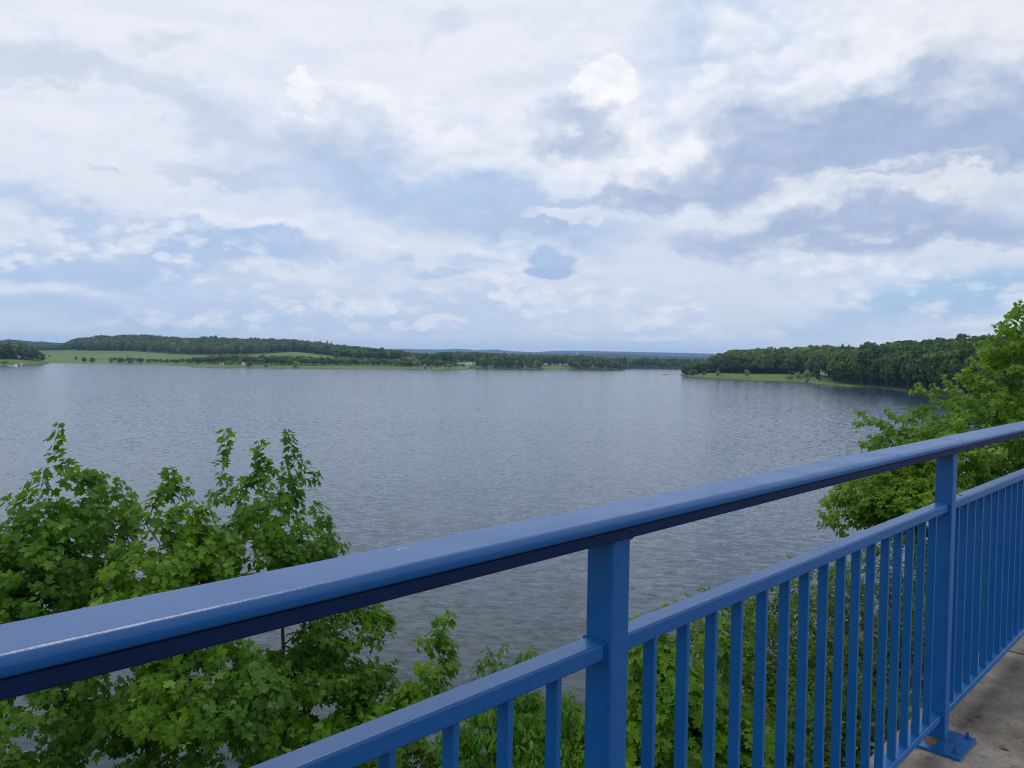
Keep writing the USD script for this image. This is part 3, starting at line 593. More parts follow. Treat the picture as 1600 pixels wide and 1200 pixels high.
single('headland_bush', 'broad pale willow left of the tallest pale bush on the headland shore', 'bush', 'bush', 'willow', 1249, 594, 580, 0.95, DH(1249, 14), 900, 0.05)
single('headland_bush', 'tallest pale willow bush on the headland shore', 'bush', 'bush', 'willow', 1261, 594.5, 576.8, 0.8, DH(1261, 16), 1000, 0.048)
single('headland_bush', 'pale bush standing at the water line below the tallest willow', 'bush', 'bush', 'willow', 1263, 598.8, 588.5, 0.85, DH(1263, 3), 700, 0.05)
single('headland_bush', 'green bush between the pale willows and the white building', 'bush', 'bush', 'broadleaf', 1272, 593, 580, 0.8, DH(1272, 26), 700, 0.05)
single('headland_bush', 'leafy bush directly below the white building', 'bush', 'bush', 'broadleaf', 1281.5, 595.5, 582.5, 0.9, DH(1281, 20), 700, 0.05)
single('headland_bush', 'big dark round bush right of the white building on the headland', 'bush', 'bush', 'oak', 1311, 596, 570.5, 0.95, DH(1311, 26), 1500, 0.042)
single('headland_tree', 'thin young tree in the middle of the headland meadow', 'tree', 'tall', 'broadleaf', 1157.5, 584.5, 579, 0.8, DH(1157, 60), 300, 0.06)
single('headland_bush', 'tiny bush on the headland meadow right of the lone round tree', 'bush', 'bush', 'broadleaf', 1199, 585, 581.5, 0.8, DH(1199, 60), 250, 0.08)
single('point_bush', 'light green bush beside the boats at the left edge', 'bush', 'bush', 'lime', 6, 570.6, 562, 1.3, lerp_table([(a, b) for a, b, _ in S_CAPE], 6) + 10, 700, 0.055)

# ------------------------------------------------------------------ far buildings, boats and buoys
def gable(w, d, h, roof, over=0.25):
    walls = trimesh.creation.box((w, d, h)); walls.apply_translation((0, 0, h / 2))
    tri = Polygon([(-d / 2, 0), (d / 2, 0), (0, roof)]); g = trimesh.creation.extrude_polygon(tri, w - 0.02); g.apply_transform(np.array([[0, 0, 1, -w / 2 + 0.01], [1, 0, 0, 0], [0, 1, 0, h], [0, 0, 0, 1]]))
    L = math.hypot(d / 2, roof) + over; rs = []
    for s in (-1, 1):
        b = trimesh.creation.box((w + 2 * over, L, 0.14)); b.apply_translation((0, -L / 2, 0.08)); b.apply_transform(trimesh.transformations.rotation_matrix(math.atan2(roof, d / 2), (1, 0, 0)))
        if s < 0: b.apply_transform(trimesh.transformations.rotation_matrix(math.pi, (0, 0, 1)))
        b.apply_translation((0, 0, h + roof)); rs.append(b)
    return cat(walls, g), cat(*rs)
def box_at(size, c): b = trimesh.creation.box(size); b.apply_translation(c); return b
def house(name, label, category, loc, rot, w, d, h, roof, wall, roofmat, group=None):
    t = thing(name, label, category, loc, rot, None, group)
    wl, rf = gable(w, d, h, roof); part('wall', wl, M[wall], t); part('roof', rf, M[roofmat], t)
    part('door', box_at((0.9, 0.06, min(2.0, h - 0.2)), (w * 0.2, -d / 2 - 0.025, min(2.0, h - 0.2) / 2)), M['wood'], t)
    for s in (-0.28, -0.02):
        part('window', box_at((min(1.0, w * 0.16), 0.05, 0.9), (w * s, -d / 2 - 0.022, h * 0.58)), M['glass_dark'], t)
    return t
def spot(px, row, dist): return (*place(px, dist), z_row(px, row, dist))
house('hut', 'small hut with an orange red roof beside a light green tree on the left shore', 'hut', spot(346.5, 570.2, D(346, 48)), 0.2, 3.8, 2.6, 1.5, 0.9, 'white_wall', 'roof_red')
house('hut', 'small grey gabled hut between the lime tree and dark bush on the left shore', 'hut', spot(381, 570, D(381, 46)), 1.2, 3.2, 3.0, 1.6, 1.5, 'white_wall', 'roof_grey')
house('cabin', 'pale cabin half hidden by trees on the left point', 'cabin', spot(29.5, 559.5, 748), 0.3, 2.4, 2.2, 1.3, 0.8, 'wood', 'roof_grey')
house('farmhouse', 'red roofed farmhouse on the grassy slope of the middle peninsula', 'house', spot(884, 573.5, 1100), 0.25, 6, 4.5, 2.2, 1.6, 'wood', 'roof_red')
house('farmhouse', 'small brown roofed house left of the red roofed farmhouse', 'house', spot(876, 573.8, 1105), -0.2, 4, 3.5, 2.0, 1.5, 'wood', 'roof_red')
for k, (px, row) in enumerate([(1030, 569.5), (1036, 570.2), (1043, 569.2)]):
    house('village_house', ('left', 'middle', 'right')[k] + ' one of the tiny red roofed houses at the far end of the inlet', 'house', spot(px, row, 1900), 0.3 * k, 10, 8, 4.5, 3.5, 'white_wall', 'roof_red')
t = thing('boathouse', 'white flat roofed lake building with open front posts on the headland', 'building', spot(1287.5, 586.5, DH(1287, 48)), -0.35)
part('wall', box_at((4.0, 4.0, 3.6), (0, 1.5, 1.8)), M['white_wall'], t); part('roof', box_at((5.4, 7.0, 0.25), (0, 0.2, 3.73)), M['white_wall'], t)
for s in (-2.2, 0, 2.2): part('post', box_at((0.3, 0.3, 3.6), (s, -2.6, 1.8)), M['white_wall'], t)
part('window', box_at((1.6, 0.05, 1.2), (0.6, -0.52, 2.0)), M['glass_dark'], t)
t = thing('shelter', 'long low brown shelter roof behind the pale willows on the headland', 'shelter', spot(1241, 584.6, DH(1241, 66)), 0.12)
part('roof', box_at((9.5, 3.2, 0.22), (0, 0, 2.4)), M['wood'], t)
for a in (-4, 0, 4):
    for b in (-1.2, 1.2): part('post', box_at((0.16, 0.16, 2.29), (a, b, 1.145)), M['wood'], t)
t = thing('mast', 'slim white mast rising from the forest of the middle ridge', 'tower', spot(902, 558, 3600), 0.0)
part('shaft', trunk_mesh(28, 1.7, 1.1, sides=10), M['white_wall'], t); part('platform', trimesh.creation.cylinder(radius=2.6, height=2.0, sections=12).apply_translation((0, 0, 22)), M['white_wall'], t)
# camp site of caravans
vans, cv = [(716, 573.0), (719, 572.0), (721.5, 573.4), (724, 571.6), (726, 573.2), (728, 570.8), (730, 572.4), (732, 571.0), (734, 572.8), (736.5, 570.6), (738, 572.2), (723, 570.4), (733.5, 569.6), (739.5, 570.8)], None
for k, (px, row) in enumerate(vans):
    d = 985 + (574 - row) * 14; loc = spot(px, row - 0.6, d)
    z = mid.point(px, min(3.9, 2 + (d - shore(px, 575.8)) / 60))[2]; loc = (loc[0], loc[1], loc[2])
    if cv is None:
        cv = thing('caravan', 'small white caravan among the rows of the camp site on the far shore', 'caravan', loc, 0.3, 1.15, 'white caravans on the far shore camp site')
        part('body', box_at((5.0, 2.2, 2.1), (0, 0, 1.45)), M['boat_white'], cv); part('window', box_at((1.6, 0.04, 0.6), (-0.6, -1.115, 1.75)), M['glass_dark'], cv); part('door', box_at((0.7, 0.04, 1.7), (1.5, -1.115, 1.35)), M['boat_grey'], cv)
        for s in (-0.35, 0.35): part('wheel', trimesh.creation.cylinder(radius=0.35, height=0.2, sections=12, transform=trimesh.transformations.rotation_matrix(math.pi / 2, (1, 0, 0))).apply_translation((s * 2.2, -1.05, 0.35)), M['dark_paint'], cv)
        part('awning', box_at((3.6, 1.8, 0.08), (0.2, -2.02, 2.3)), M['boat_white'], cv)
    else: copy_of(cv, loc, rng.uniform(-0.5, 0.5), rng.uniform(1.0, 1.3, 3))
def boat(name, label, loc, rot, L, B, H, hull, cabin=None, group=None, cat_='boat'):
    t = thing(name, label, cat_, loc, rot, None, group)
    prof = []
    for x, w, z0 in ((-0.5, 0.75, 0.1), (-0.2, 1.0, 0.0), (0.15, 0.92, 0.0), (0.38, 0.5, 0.1), (0.5, 0.04, 0.35)):
        prof.append([(x * L, -w * B / 2, H), (x * L, -w * B * 0.36, z0 * H), (x * L, w * B * 0.36, z0 * H), (x * L, w * B / 2, H)])
    v = np.array(prof).reshape(-1, 3); f = []
    for i in range(4):
        for j in range(4): a, b = i * 4 + j, i * 4 + (j + 1) % 4; f += [(a, b, b + 4), (a, b + 4, a + 4)]
    f += [(0, 2, 1), (0, 3, 2), (16, 17, 18), (16, 18, 19)]
    part('hull', trimesh.Trimesh(v, np.array(f), process=False), M[hull], t)
    if cabin: part('cabin', box_at((L * 0.42, B * 0.7, H * 1.1), (-0.05 * L, 0, H * 1.55)), M[cabin], t); part('window', box_at((L * 0.3, B * 0.72, H * 0.4), (-0.05 * L, 0, H * 1.75)), M['glass_dark'], t)
    return t
boat('motor_boat', 'white boat moored nearest the bush at the left edge', (*place(17.5, 690), -0.2), 0.1, 5.5, 2.0, 0.9, 'boat_white')
boat('motor_boat', 'long white boat moored right of the other white boat', (*place(24.5, 684), -0.2), -0.1, 4.2, 2.0, 1.1, 'boat_white', 'boat_white')
boat('cabin_boat', 'grey cabin boat moored off the left point, right of the white boats', (*place(33.5, 690), -0.25), 0.4, 3.4, 2.1, 1.3, 'boat_grey', 'boat_white')
b0 = None
for k, (px, row, s) in enumerate([(1035.5, 585.3, 1.0), (1040.5, 585.0, 1.5), (1043.5, 585.2, 1.2), (1050, 585.0, 1.3), (1058, 585.6, 0.7)]):
    d = shore(px, row + 0.6); loc = (*place(px, d), -0.25)
    if b0 is None:
        b0 = thing('buoy', 'orange buoy floating in the row off the tip of the headland', 'buoy', loc, 0, 1.0, 'orange buoys off the headland')
        part('float', trimesh.creation.capsule(height=1.2, radius=0.55, count=(12, 8)).apply_transform(trimesh.transformations.rotation_matrix(math.pi / 2, (0, 1, 0))).apply_translation((-0.6, 0, 0.35)), M['buoy'], b0)
        part('top_ring', trimesh.creation.torus(0.22, 0.06, 12, 6).apply_translation((0, 0, 0.98)), M['boat_white'], b0)
    else: copy_of(b0, loc, 0.4 * k, s)
st = []
for k in range(40):
    m = trimesh.creation.icosphere(1, rng.uniform(0.25, 0.7)); m.vertices *= rng.uniform(0.6, 1.3, 3)
    px = rng.uniform(1264, 1286); d = DH(px, rng.uniform(-1, 7)); m.apply_translation((*place(px, d), rng.uniform(0.1, 0.6))); st.append(m)
tag(part('shore_stones', cat(*st), M['pale_stone']), 'pale grey stones along the headland shore below the white building', 'stones', kind='stuff')

# ------------------------------------------------------------------ bank, pavement and railing
A = math.radians(44.65); RD = np.array([math.sin(A), math.cos(A), 0]); OUT = np.array([-math.cos(A), math.sin(A), 0]); THETA = math.pi / 2 - A
DECK = HC - 1.512
def along(s, d, h): return np.array([0, 0, DECK]) + RD * s + OUT * d + np.array([0, 0, h])
def bank_z(s, d):
    z = np.where(d < 1.0, 10.85, 10.85 - 0.80 * (d - 1.0))
    return z + 0.5 * (meshkit.fbm(np.stack([np.asarray(s) / 2.5, np.asarray(d) / 2.5, np.zeros_like(np.asarray(d, float))], -1), 3, 4) - 0.5) * np.clip((np.asarray(d) - 1.0) / 2, 0, 1)
ss = np.linspace(-40, 140, 181); rows = []
for d in np.concatenate([[-60, -20, -5, 0, 0.6, 1.0], np.arange(1.4, 18.5, 0.5)]):
    P = np.array([along(s, d, 0) for s in ss]); P[:, 2] = bank_z(ss, np.full_like(ss, d)); rows.append(P)
tag(part('embankment', sheet(ss, rows), M['soil'], smooth=True), kind='structure')

def rounded(w, h, r, seg=5):
    return sbox(-w / 2 + r, -h / 2 + r, w / 2 - r, h / 2 - r).buffer(r, quad_segs=seg)
def bar(poly, x0, x1, y, z):
    """Profile in (y, z) run along x."""
    m = trimesh.creation.extrude_polygon(poly, x1 - x0)
    m.apply_transform(np.array([[0, 0, 1, x0], [1, 0, 0, y], [0, 1, 0, z], [0, 0, 0, 1.0]])); return m
def upright(poly, x, y, z0, z1):
    m = trimesh.creation.extrude_polygon(poly, z1 - z0); m.apply_translation((x, y, z0)); return m

S1, PITCHP, DC = 1.194, 2.2134, 0.932
pv = UsdGeom.Xform.Define(stage, path('pavement')); pv.AddTranslateOp().Set(Gf.Vec3d(*map(float, along(S1, DC, 0)))); pv.AddRotateZOp().Set(math.degrees(THETA)); tag(pv.GetPrim(), kind='structure')
edge = 1.072 - DC
joint = 2 * PITCHP - PITCHP + 1.36      # joint between two slabs, beyond the second post
for a, b in ((-14.0, joint - 0.013), (joint + 0.013, joint + 4.19), (joint + 4.212, 40.0)):
    part('slab', bar(sbox(-3.6 - DC, -0.55, edge - 0.085, 0.0).buffer(-0.008).buffer(0.008, quad_segs=2), a, b, 0, 0), M['deck'], pv.GetPrim(), smooth=30)
    part('edge_stone', bar(sbox(edge - 0.084, -0.55, edge, -0.002).buffer(-0.012).buffer(0.012, quad_segs=3), a, b, 0, 0), M['lip'], pv.GetPrim(), smooth=30)
for j in (joint, joint + 4.206):
    part('joint_filler', bar(sbox(-3.6 - DC, -0.5, edge - 0.03, -0.006), j - 0.016, j + 0.016, 0, 0), M['earth'], pv.GetPrim())

rail = thing('railing', 'blue painted steel railing with flat handrail and upright bars along the pavement edge', 'railing', along(S1, DC, 0), THETA)
H = lambda z: z + 1.512                 # heights given below the eye
x_end, x0 = 7 * PITCHP + 0.09, -2 * PITCHP
cap = rounded(0.115, 0.026, 0.0125, 8)
J1 = PITCHP + 0.030
zc = H(-0.310)
for a, b in ((x0, J1 - 0.0025), (J1 + 0.0025, x_end)): part('handrail', bar(cap, a, b, 0, zc), M['paint'], rail, smooth=40)
part('handrail_sleeve', bar(rounded(0.108, 0.020, 0.004), J1 - 0.12, J1 + 0.12, 0, zc), M['dark_paint'], rail, smooth=40)
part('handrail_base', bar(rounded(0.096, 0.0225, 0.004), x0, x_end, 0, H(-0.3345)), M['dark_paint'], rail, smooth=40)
mid_p, low_p = rounded(0.050, 0.035, 0.006), rounded(0.050, 0.030, 0.006)
bar_p, post_p = rounded(0.015, 0.028, 0.0025, 2), rounded(0.060, 0.064, 0.006, 4)
JM, JB = 0.274, 0.283; jr = np.random.default_rng(8)
for k in range(-2, 8):
    px = k * PITCHP
    po = part('post', upright(post_p, px + 0.03, 0, 0.010, H(-0.3455)), M['paint'], rail, smooth=40)
    w = [upright(rounded(0.070, 0.074, 0.009, 3), px + 0.03, 0, H(-0.3530), H(-0.3462)), upright(rounded(0.072, 0.076, 0.009, 3), px + 0.03, 0, 0.0125, 0.019)]
    part('weld', cat(*w), M['paint'], po, smooth=40)
    pl = part('base_plate', upright(rounded(0.228, 0.215, 0.003, 2), px - 0.011, -0.0135, 0.001, 0.0125), M['paint'], rail, smooth=30)
    for bx in (px - 0.09, px + 0.078):
        for by in (-0.095, 0.068):
            c = [trimesh.creation.cylinder(radius=0.0135, height=0.0025, sections=20).apply_translation((bx, by, 0.0140)),
                 trimesh.creation.cylinder(radius=0.0098, height=0.0090, sections=6, transform=trimesh.transformations.rotation_matrix(bx * 7, (0, 0, 1))).apply_translation((bx, by, 0.0198)),
                 trimesh.creation.cylinder(radius=0.0055, height=0.0150, sections=14).apply_translation((bx, by, 0.0310))]
            part('bolt', cat(*c), M['bolt'], pl, smooth=35)
    if k == 7: break
    zm, zl = H(-0.5675), H(-1.418)
    xa, xb = px + 0.0605, px + PITCHP - 0.0005
    for nm, poly, zz, jj in (('middle_rail', mid_p, zm, JM), ('bottom_rail', low_p, zl, JB)):
        if k == 1:
            for a, b in ((xa, px + jj - 0.0022), (px + jj + 0.0022, xb)): part(nm, bar(poly, a, b, 0.005, zz), M['paint'], rail, smooth=40)
            part('rail_sleeve', bar(rounded(0.044, 0.026, 0.003), px + jj - 0.08, px + jj + 0.08, 0.005, zz), M['dark_paint'], rail)
        else: part(nm, bar(poly, xa, xb, 0.005, zz), M['paint'], rail, smooth=40)
        # weld beads where the rail meets the posts
        for xx, sgn in ((xa, 1), (xb, -1)):
            bead = bar(rounded(0.058, 0.043 if nm == 'middle_rail' else 0.038, 0.006), min(xx, xx + sgn * 0.004), max(xx, xx + sgn * 0.004), 0.005, zz); part('weld', bead, M['paint'], rail, smooth=40)
    for i in range(16):
        bx = px + 0.176 + 0.127 * i + (0.0075)
        bm = upright(bar_p, 0, 0, H(-1.4035), H(-0.5845)); bm.apply_transform(trimesh.transformations.rotation_matrix(jr.normal(0, 0.018), (0, 0, 1))); bm.apply_translation((bx + jr.normal(0, 0.0012), 0.002 + jr.normal(0, 0.0008), 0))
        part('baluster', bm, M['paint'], rail, smooth=40)
# scuffs: chipped paint and a rust stain
def chip(name, pts, z, mat, label):
    m = trimesh.creation.extrude_polygon(Polygon(pts), 0.0006); m.apply_translation((0, 0, z)); tag(part(name, m, mat, rail), label)
def on_plane(px, py, hh, d_ref=None):
    q = ray(px, py); P = EYE + q * ((DECK + hh - HC) / q[2]); v = P - along(S1, DC, 0); return v @ RD, v @ OUT
for k, (px, py, w) in enumerate([(624, 858.6, 0.0032), (631, 856.6, 0.0026), (636, 858.0, 0.002), (872, 803.4, 0.002), (1416, 700.5, 0.003), (1580, 667.0, 0.004)]):
    x, y = on_plane(px, py, zc + 0.013); r = np.random.default_rng(k)
    pts = [(x + math.cos(a) * w * r.uniform(0.5, 1.3), y + math.sin(a) * w * 0.5 * r.uniform(0.4, 1.2)) for a in np.linspace(0, 6.0, 8)]
    chip('paint_chip', pts, zc + 0.0128, M['chip'] if k not in (3, 4) else M['dark_paint'], 'pale chip in the paint of the handrail' if k not in (3, 4) else 'dark speck on the handrail')
r = np.random.default_rng(3)
x, y = on_plane(1459, 1158, 0.0128); pts = [(x + math.cos(a) * 0.036 * f, y + 0.008 + math.sin(a) * 0.023 * f) for a, f in zip(np.linspace(0, 6.2, 60), 0.6 + 0.8 * meshkit.fbm(np.stack([np.cos(np.linspace(0, 6.2, 60)) * 2.2, np.sin(np.linspace(0, 6.2, 60)) * 2.2, np.zeros(60)], 1), 4, 5))]
pts = [(max(p[0], PITCHP - 0.12), max(-0.118, p[1])) for p in pts]
chip('rust_stain', pts, 0.0126, M['rust'], 'brown rust stain on the base plate beside the post')
x, y = on_plane(1499, 775, H(-0.550)); pts = [(x + 0.02 + math.cos(a) * 0.022 * r.uniform(0.6, 1.3), y + math.sin(a) * 0.008 * r.uniform(0.6, 1.2)) for a in np.linspace(0, 6.0, 12)]
chip('rust_stain', pts, H(-0.5502), M['rust'], 'brown rust stain on the middle rail beside the post')
# loose leaves, grit and small stones lying on the pavement
g0 = np.random.default_rng(12); gm = []
for k in range(900):
    s, d = g0.uniform(1.2, 9.5), 0.80 - abs(g0.normal(0, 0.5)) if k % 3 else g0.uniform(0.55, 1.0)
    m = trimesh.creation.icosphere(0, 1.0); m.vertices *= g0.uniform(0.5, 1.2, 3) * g0.choice([0.0016, 0.0024, 0.004], p=[.55, .35, .1]); m.apply_translation(along(s, d, 0.001)); gm.append(m)
tag(part('grit', cat(*gm), M['rust']), 'dark grit and crumbs of earth on the pavement by the railing', 'grit', kind='stuff')

lf = np.random.default_rng(41); dl = []
for k in range(26):
    s, d = lf.uniform(2.6, 8.5), lf.uniform(0.2, 1.0)
    n = 7; a = np.linspace(0, 2 * math.pi, n, endpoint=False); rr = lf.uniform(0.010, 0.022) * np.array([1.5 if i == 0 else lf.uniform(0.5, 1.0) for i in range(n)])
    V = np.stack([np.cos(a) * rr, np.sin(a) * rr * 0.7, 0.004 + lf.uniform(0, 0.009, n)], 1); V = np.vstack([[0, 0, 0.003], V])
    V = V @ trimesh.transformations.rotation_matrix(lf.uniform(0, 6.28), (0, 0, 1))[:3, :3].T + along(s, d, 0.0)
    dl.append(trimesh.Trimesh(V, [(0, 1 + i, 1 + (i + 1) % n) for i in range(n)], process=False))
tag(part('dead_leaves', cat(*dl), M['dead_leaf']), 'small dry brown leaves scattered on the pavement', 'leaves', kind='stuff')

# ------------------------------------------------------------------ trees and shrubs on the bank
HALF = [(0, 0.03), (0.13, -0.07), (0.33, -0.10), (0.30, 0.06), (0.50, 0.13), (0.36, 0.24), (0.62, 0.33), (0.66, 0.56), (0.52, 0.50), (0.24, 0.50), (0.30, 0.74), (0.14, 0.76), (0, 1.0)]
HALF_S = [(0, 0.03), (0.32, -0.10), (0.34, 0.14), (0.52, 0.14), (0.63, 0.52), (0.24, 0.48), (0.22, 0.76), (0, 1.0)]
def lobed(half, droop):
    o = half + [(-x, y) for x, y in half[-2:0:-1]]
    v = [(0, 0.22)] + o; n = len(o)
    V = np.array([(x, y, 0.0) for x, y in v]); rr = np.hypot(V[:, 0], V[:, 1] - 0.2)
    V[:, 2] = -droop * rr ** 2 + 0.10 * np.abs(V[:, 0]) * (1 - np.abs(V[:, 0])); V[0, 2] = -0.02
    return V, np.array([(0, 1 + i, 1 + (i + 1) % n) for i in range(n)])
def oval(w, droop):
    V = np.array([(0, 0, 0), (w * 0.8, 0.3, 0.10 * w), (w * 0.85, 0.6, 0.08 * w), (0, 1, 0), (-w * 0.85, 0.6, 0.08 * w), (-w * 0.8, 0.3, 0.10 * w), (0, 0.5, -0.12 * w)], float)
    V[:, 2] -= droop * V[:, 1] ** 2
    return V, np.array([(0, 1, 6), (1, 2, 6), (2, 3, 6), (3, 4, 6), (4, 5, 6), (5, 0, 6)])
LEAF = {'maple': lobed(HALF, 0.22), 'light_maple': lobed(HALF_S, 0.25), 'narrow': oval(0.20, 0.30), 'oval': oval(0.32, 0.2)}
unit = lambda v: v / np.maximum(np.linalg.norm(v, axis=-1, keepdims=True), 1e-9)
Z3 = np.array([0, 0, 1.0])

def tube_chain(P, R, sides):
    P, R = np.asarray(P), np.asarray(R); T = np.gradient(P, axis=0); T = unit(T)
    a = unit(np.cross(T, np.where(np.abs(T[:, 2:]) < 0.9, Z3, [1.0, 0, 0]))); b = np.cross(T, a)
    f = np.arange(sides) * 2 * math.pi / sides
    V = P[:, None] + R[:, None, None] * (np.cos(f)[None, :, None] * a[:, None] + np.sin(f)[None, :, None] * b[:, None])
    i, j = np.meshgrid(np.arange(len(P) - 1), np.arange(sides), indexing='ij'); j2 = (j + 1) % sides
    q = np.stack([i * sides + j, i * sides + j2, (i + 1) * sides + j2, (i + 1) * sides + j], -1).reshape(-1, 4)
    return V.reshape(-1, 3), np.vstack([q[:, :3], q[:, [0, 2, 3]]])
def join(parts):
    n, V, Fc = 0, [], []
    for v, f in parts: V.append(v); Fc.append(f + n); n += len(v)
    return np.concatenate(V), np.concatenate(Fc)

PLANTS = []
class Plant:
    def __init__(self, name, label, category, base, spine, tips, leaf, mat, size, seed, spacing=0.052, leafy=0.6, petiole=0.07, droop=0.7, seeds=0, bark='bark', r0=0.0022, group=None, dense=2, face=0.6):
        self.__dict__.update(name=name, label=label, category=category, leaf=leaf, mat=mat, bark=bark, seeds=seeds)
        r = np.random.default_rng(seed); self.r = r; self.base = np.array(base, float)
        pos, par = [], []
        sp = np.vstack([self.base - [0, 0, 0.3], *[np.asarray(p, float)[None] for p in spine]])
        for a, b in zip(sp[:-1], sp[1:]):
            k = max(2, int(np.linalg.norm(b - a) / 0.25))
            for t in np.linspace(0, 1, k, endpoint=False): pos.append(a + (b - a) * t + r.normal(0, 0.012, 3)); par.append(len(pos) - 2)
        pos.append(sp[-1]); par.append(len(pos) - 2); par[0] = -1
        trunk_n = len(pos); top = sp[-1]
        axis = np.array([(p[0], p[1]) for p in sp])
        center = sp[-1]
        paths, upright_ids = [], {}
        tips = sorted(tips, key=lambda q: np.linalg.norm(np.asarray(q[0]) - center))
        for tip, tdir in tips:
            tip = np.asarray(tip, float); Pn = np.array(pos); dv = tip - Pn; dist = np.linalg.norm(dv, axis=1)
            cost = dist + 1.6 * np.maximum(0, Pn[:, 2] - tip[2] + 0.25 * dist) + 0.4 * (np.arange(len(Pn)) < 3) + np.where(dist < 0.12, 0.5, 0)
            i = int(np.argmin(cost)); p0 = Pn[i]; L = dist[i]
            outw = unit(np.array([tip[0] - center[0], tip[1] - center[1], 0.0]) + 1e-6)
            td = unit(np.asarray(tdir, float)) if tdir is not None else unit(outw * 0.45 + Z3 * r.uniform(0.5, 1.2) + r.normal(0, 0.25, 3))
            d0 = unit(unit(dv[i]) + Z3 * 0.25 + r.normal(0, 0.2, 3)); p1, p2 = p0 + d0 * L * 0.35, tip - td * L * 0.35
            k = max(4, int(L / 0.09)); t = np.linspace(0, 1, k + 1)[1:, None]
            C = (1 - t) ** 3 * p0 + 3 * (1 - t) ** 2 * t * p1 + 3 * (1 - t) * t * t * p2 + t ** 3 * tip
            ids = []
            for n, c in enumerate(C): pos.append(c); par.append(i if n == 0 else len(pos) - 2); ids.append(len(pos) - 1)
            paths.append((i, ids, L)); upright_ids[ids[-1]] = tdir is not None
        n = len(pos); P = np.array(pos); cnt = np.zeros(n); kids = np.zeros(n, int)
        for i in range(n - 1, -1, -1):
            cnt[i] = max(cnt[i], 1)
            if par[i] >= 0: cnt[par[i]] += cnt[i] if kids[i] or True else 0
        rad = r0 * 0.42 * np.sqrt(cnt) ** 0.92 + r0 * 0.35
        rad = np.minimum(rad, 0.11)
        tb = [tube_chain(P[:trunk_n], rad[:trunk_n], 8)]
        self.trunk = join(tb)
        br = []
        for i, ids, L in paths:
            C = np.vstack([P[i], P[ids]]); R = np.concatenate([[min(rad[i], rad[ids[0]] * 1.15)], rad[ids]]); br.append(tube_chain(C, R, 5 if rad[ids[0]] > 0.006 else 4))
        # leaves in opposite pairs towards the end of every shoot
        B, TW, ph, age = [], [], [], []
        for i, ids, L in paths:
            C = np.vstack([P[i], P[ids]]); seg = np.linalg.norm(np.diff(C, axis=0), axis=1); s = np.concatenate([[0], np.cumsum(seg)]); LL = s[-1]
            up = upright_ids.get(ids[-1], False)
            lf = min(LL * 0.92, leafy * r.uniform(0.75, 1.3) * (1.2 if up else 1)); m = max(3, int(lf / (spacing * (0.62 if up else 1)))); ph0 = r.uniform(0, 6.28)
            for q in range(m):
                w = LL - lf * (q / m) ** 1.15; c = np.array([np.interp(w, s, C[:, k]) for k in range(3)]); c2 = np.array([np.interp(max(0, w - 0.04), s, C[:, k]) for k in range(3)])
                for sgn in range(dense if q else dense + 1): B.append(c); TW.append(c - c2); ph.append(ph0 + q * 1.57 + sgn * 2 * math.pi / (dense if q else dense + 1)); age.append(q / m)
        B, TW, ph, age = np.array(B), unit(np.array(TW)), np.array(ph), np.array(age); N = len(B)
        u = unit(np.cross(TW, r.normal(0, 1, (N, 3)) * 0.0 + np.array([0.31, 0.95, 0.02]))); v = np.cross(TW, u)
        p = u * np.cos(ph)[:, None] + v * np.sin(ph)[:, None]
        cxy = np.array([np.interp(B[:, 2], sp[:, 2], sp[:, k]) for k in (0, 1)]).T
        outw = np.concatenate([B[:, :2] - cxy, np.zeros((N, 1))], 1); outw = unit(outw + 1e-6)
        pl = petiole * r.uniform(0.6, 1.25, N) * (0.55 + 0.6 * age)
        pd = unit(p * 0.9 + TW * 0.45 + Z3 * 0.25 + outw * 0.3)
        base = B + pd * pl[:, None]
        ax = unit(unit(p * [1, 1, 0.3]) * 0.75 + outw * 0.45 - Z3 * (droop * r.uniform(0.3, 1.3, (N, 1))) + r.normal(0, 0.22, (N, 3)))
        nr = Z3 * 0.75 + outw * face + r.normal(0, 0.30, (N, 3)); nr = unit(nr - ax * (nr * ax).sum(1, keepdims=True))
        sd = np.cross(ax, nr)
        sz = size * r.uniform(0.72, 1.18, N) * (0.62 + 0.45 * np.minimum(1, age * 1.6))
        T, Fl = LEAF[leaf]
        curl = r.uniform(0.5, 1.8, N)
        self.V = base[:, None] + sz[:, None, None] * (T[None, :, 0:1] * sd[:, None] + T[None, :, 1:2] * ax[:, None] + (T[None, :, 2:3] * curl[:, None, None]) * nr[:, None])
        self.F = Fl; self.sz = sz; self.center = self.V.mean(1); self.normal = nr
        st = []
        if petiole > 0.03:
            ct = unit(np.cross(pd, Z3 + 0.01)); w = 0.0011
            SV = np.stack([B - ct * w, B + ct * w, base], 1).reshape(-1, 3); SF = np.arange(len(SV)).reshape(-1, 3); st = (SV, SF)
        self.stalks = st; self.branches = join(br)
        if seeds:
            pick = r.choice(N, min(seeds, N), replace=False); S = []
            for i in pick:
                c0 = B[i] + r.normal(0, 0.01, 3)
                for q in range(r.integers(3, 7)):
                    c = c0 + np.array([*r.normal(0, 0.028, 2), -r.uniform(0.03, 0.09)]); f = r.uniform(0, 6.28)
                    for sg in (-1, 1):
                        a = np.array([math.cos(f) * sg, math.sin(f) * sg, -0.25]); b = np.array([-math.sin(f), math.cos(f), 0.5]) * 0.009
                        S.append(np.array([c, c + a * 0.022 + b, c + a * 0.040 + b * 0.6, c + a * 0.036 - b * 0.8]))
            S = np.array(S); i4 = np.arange(len(S))[:, None] * 4
            self.seed_mesh = (S.reshape(-1, 3), np.concatenate([i4 + [0, 1, 2], i4 + [0, 2, 3]]))
        PLANTS.append(self)

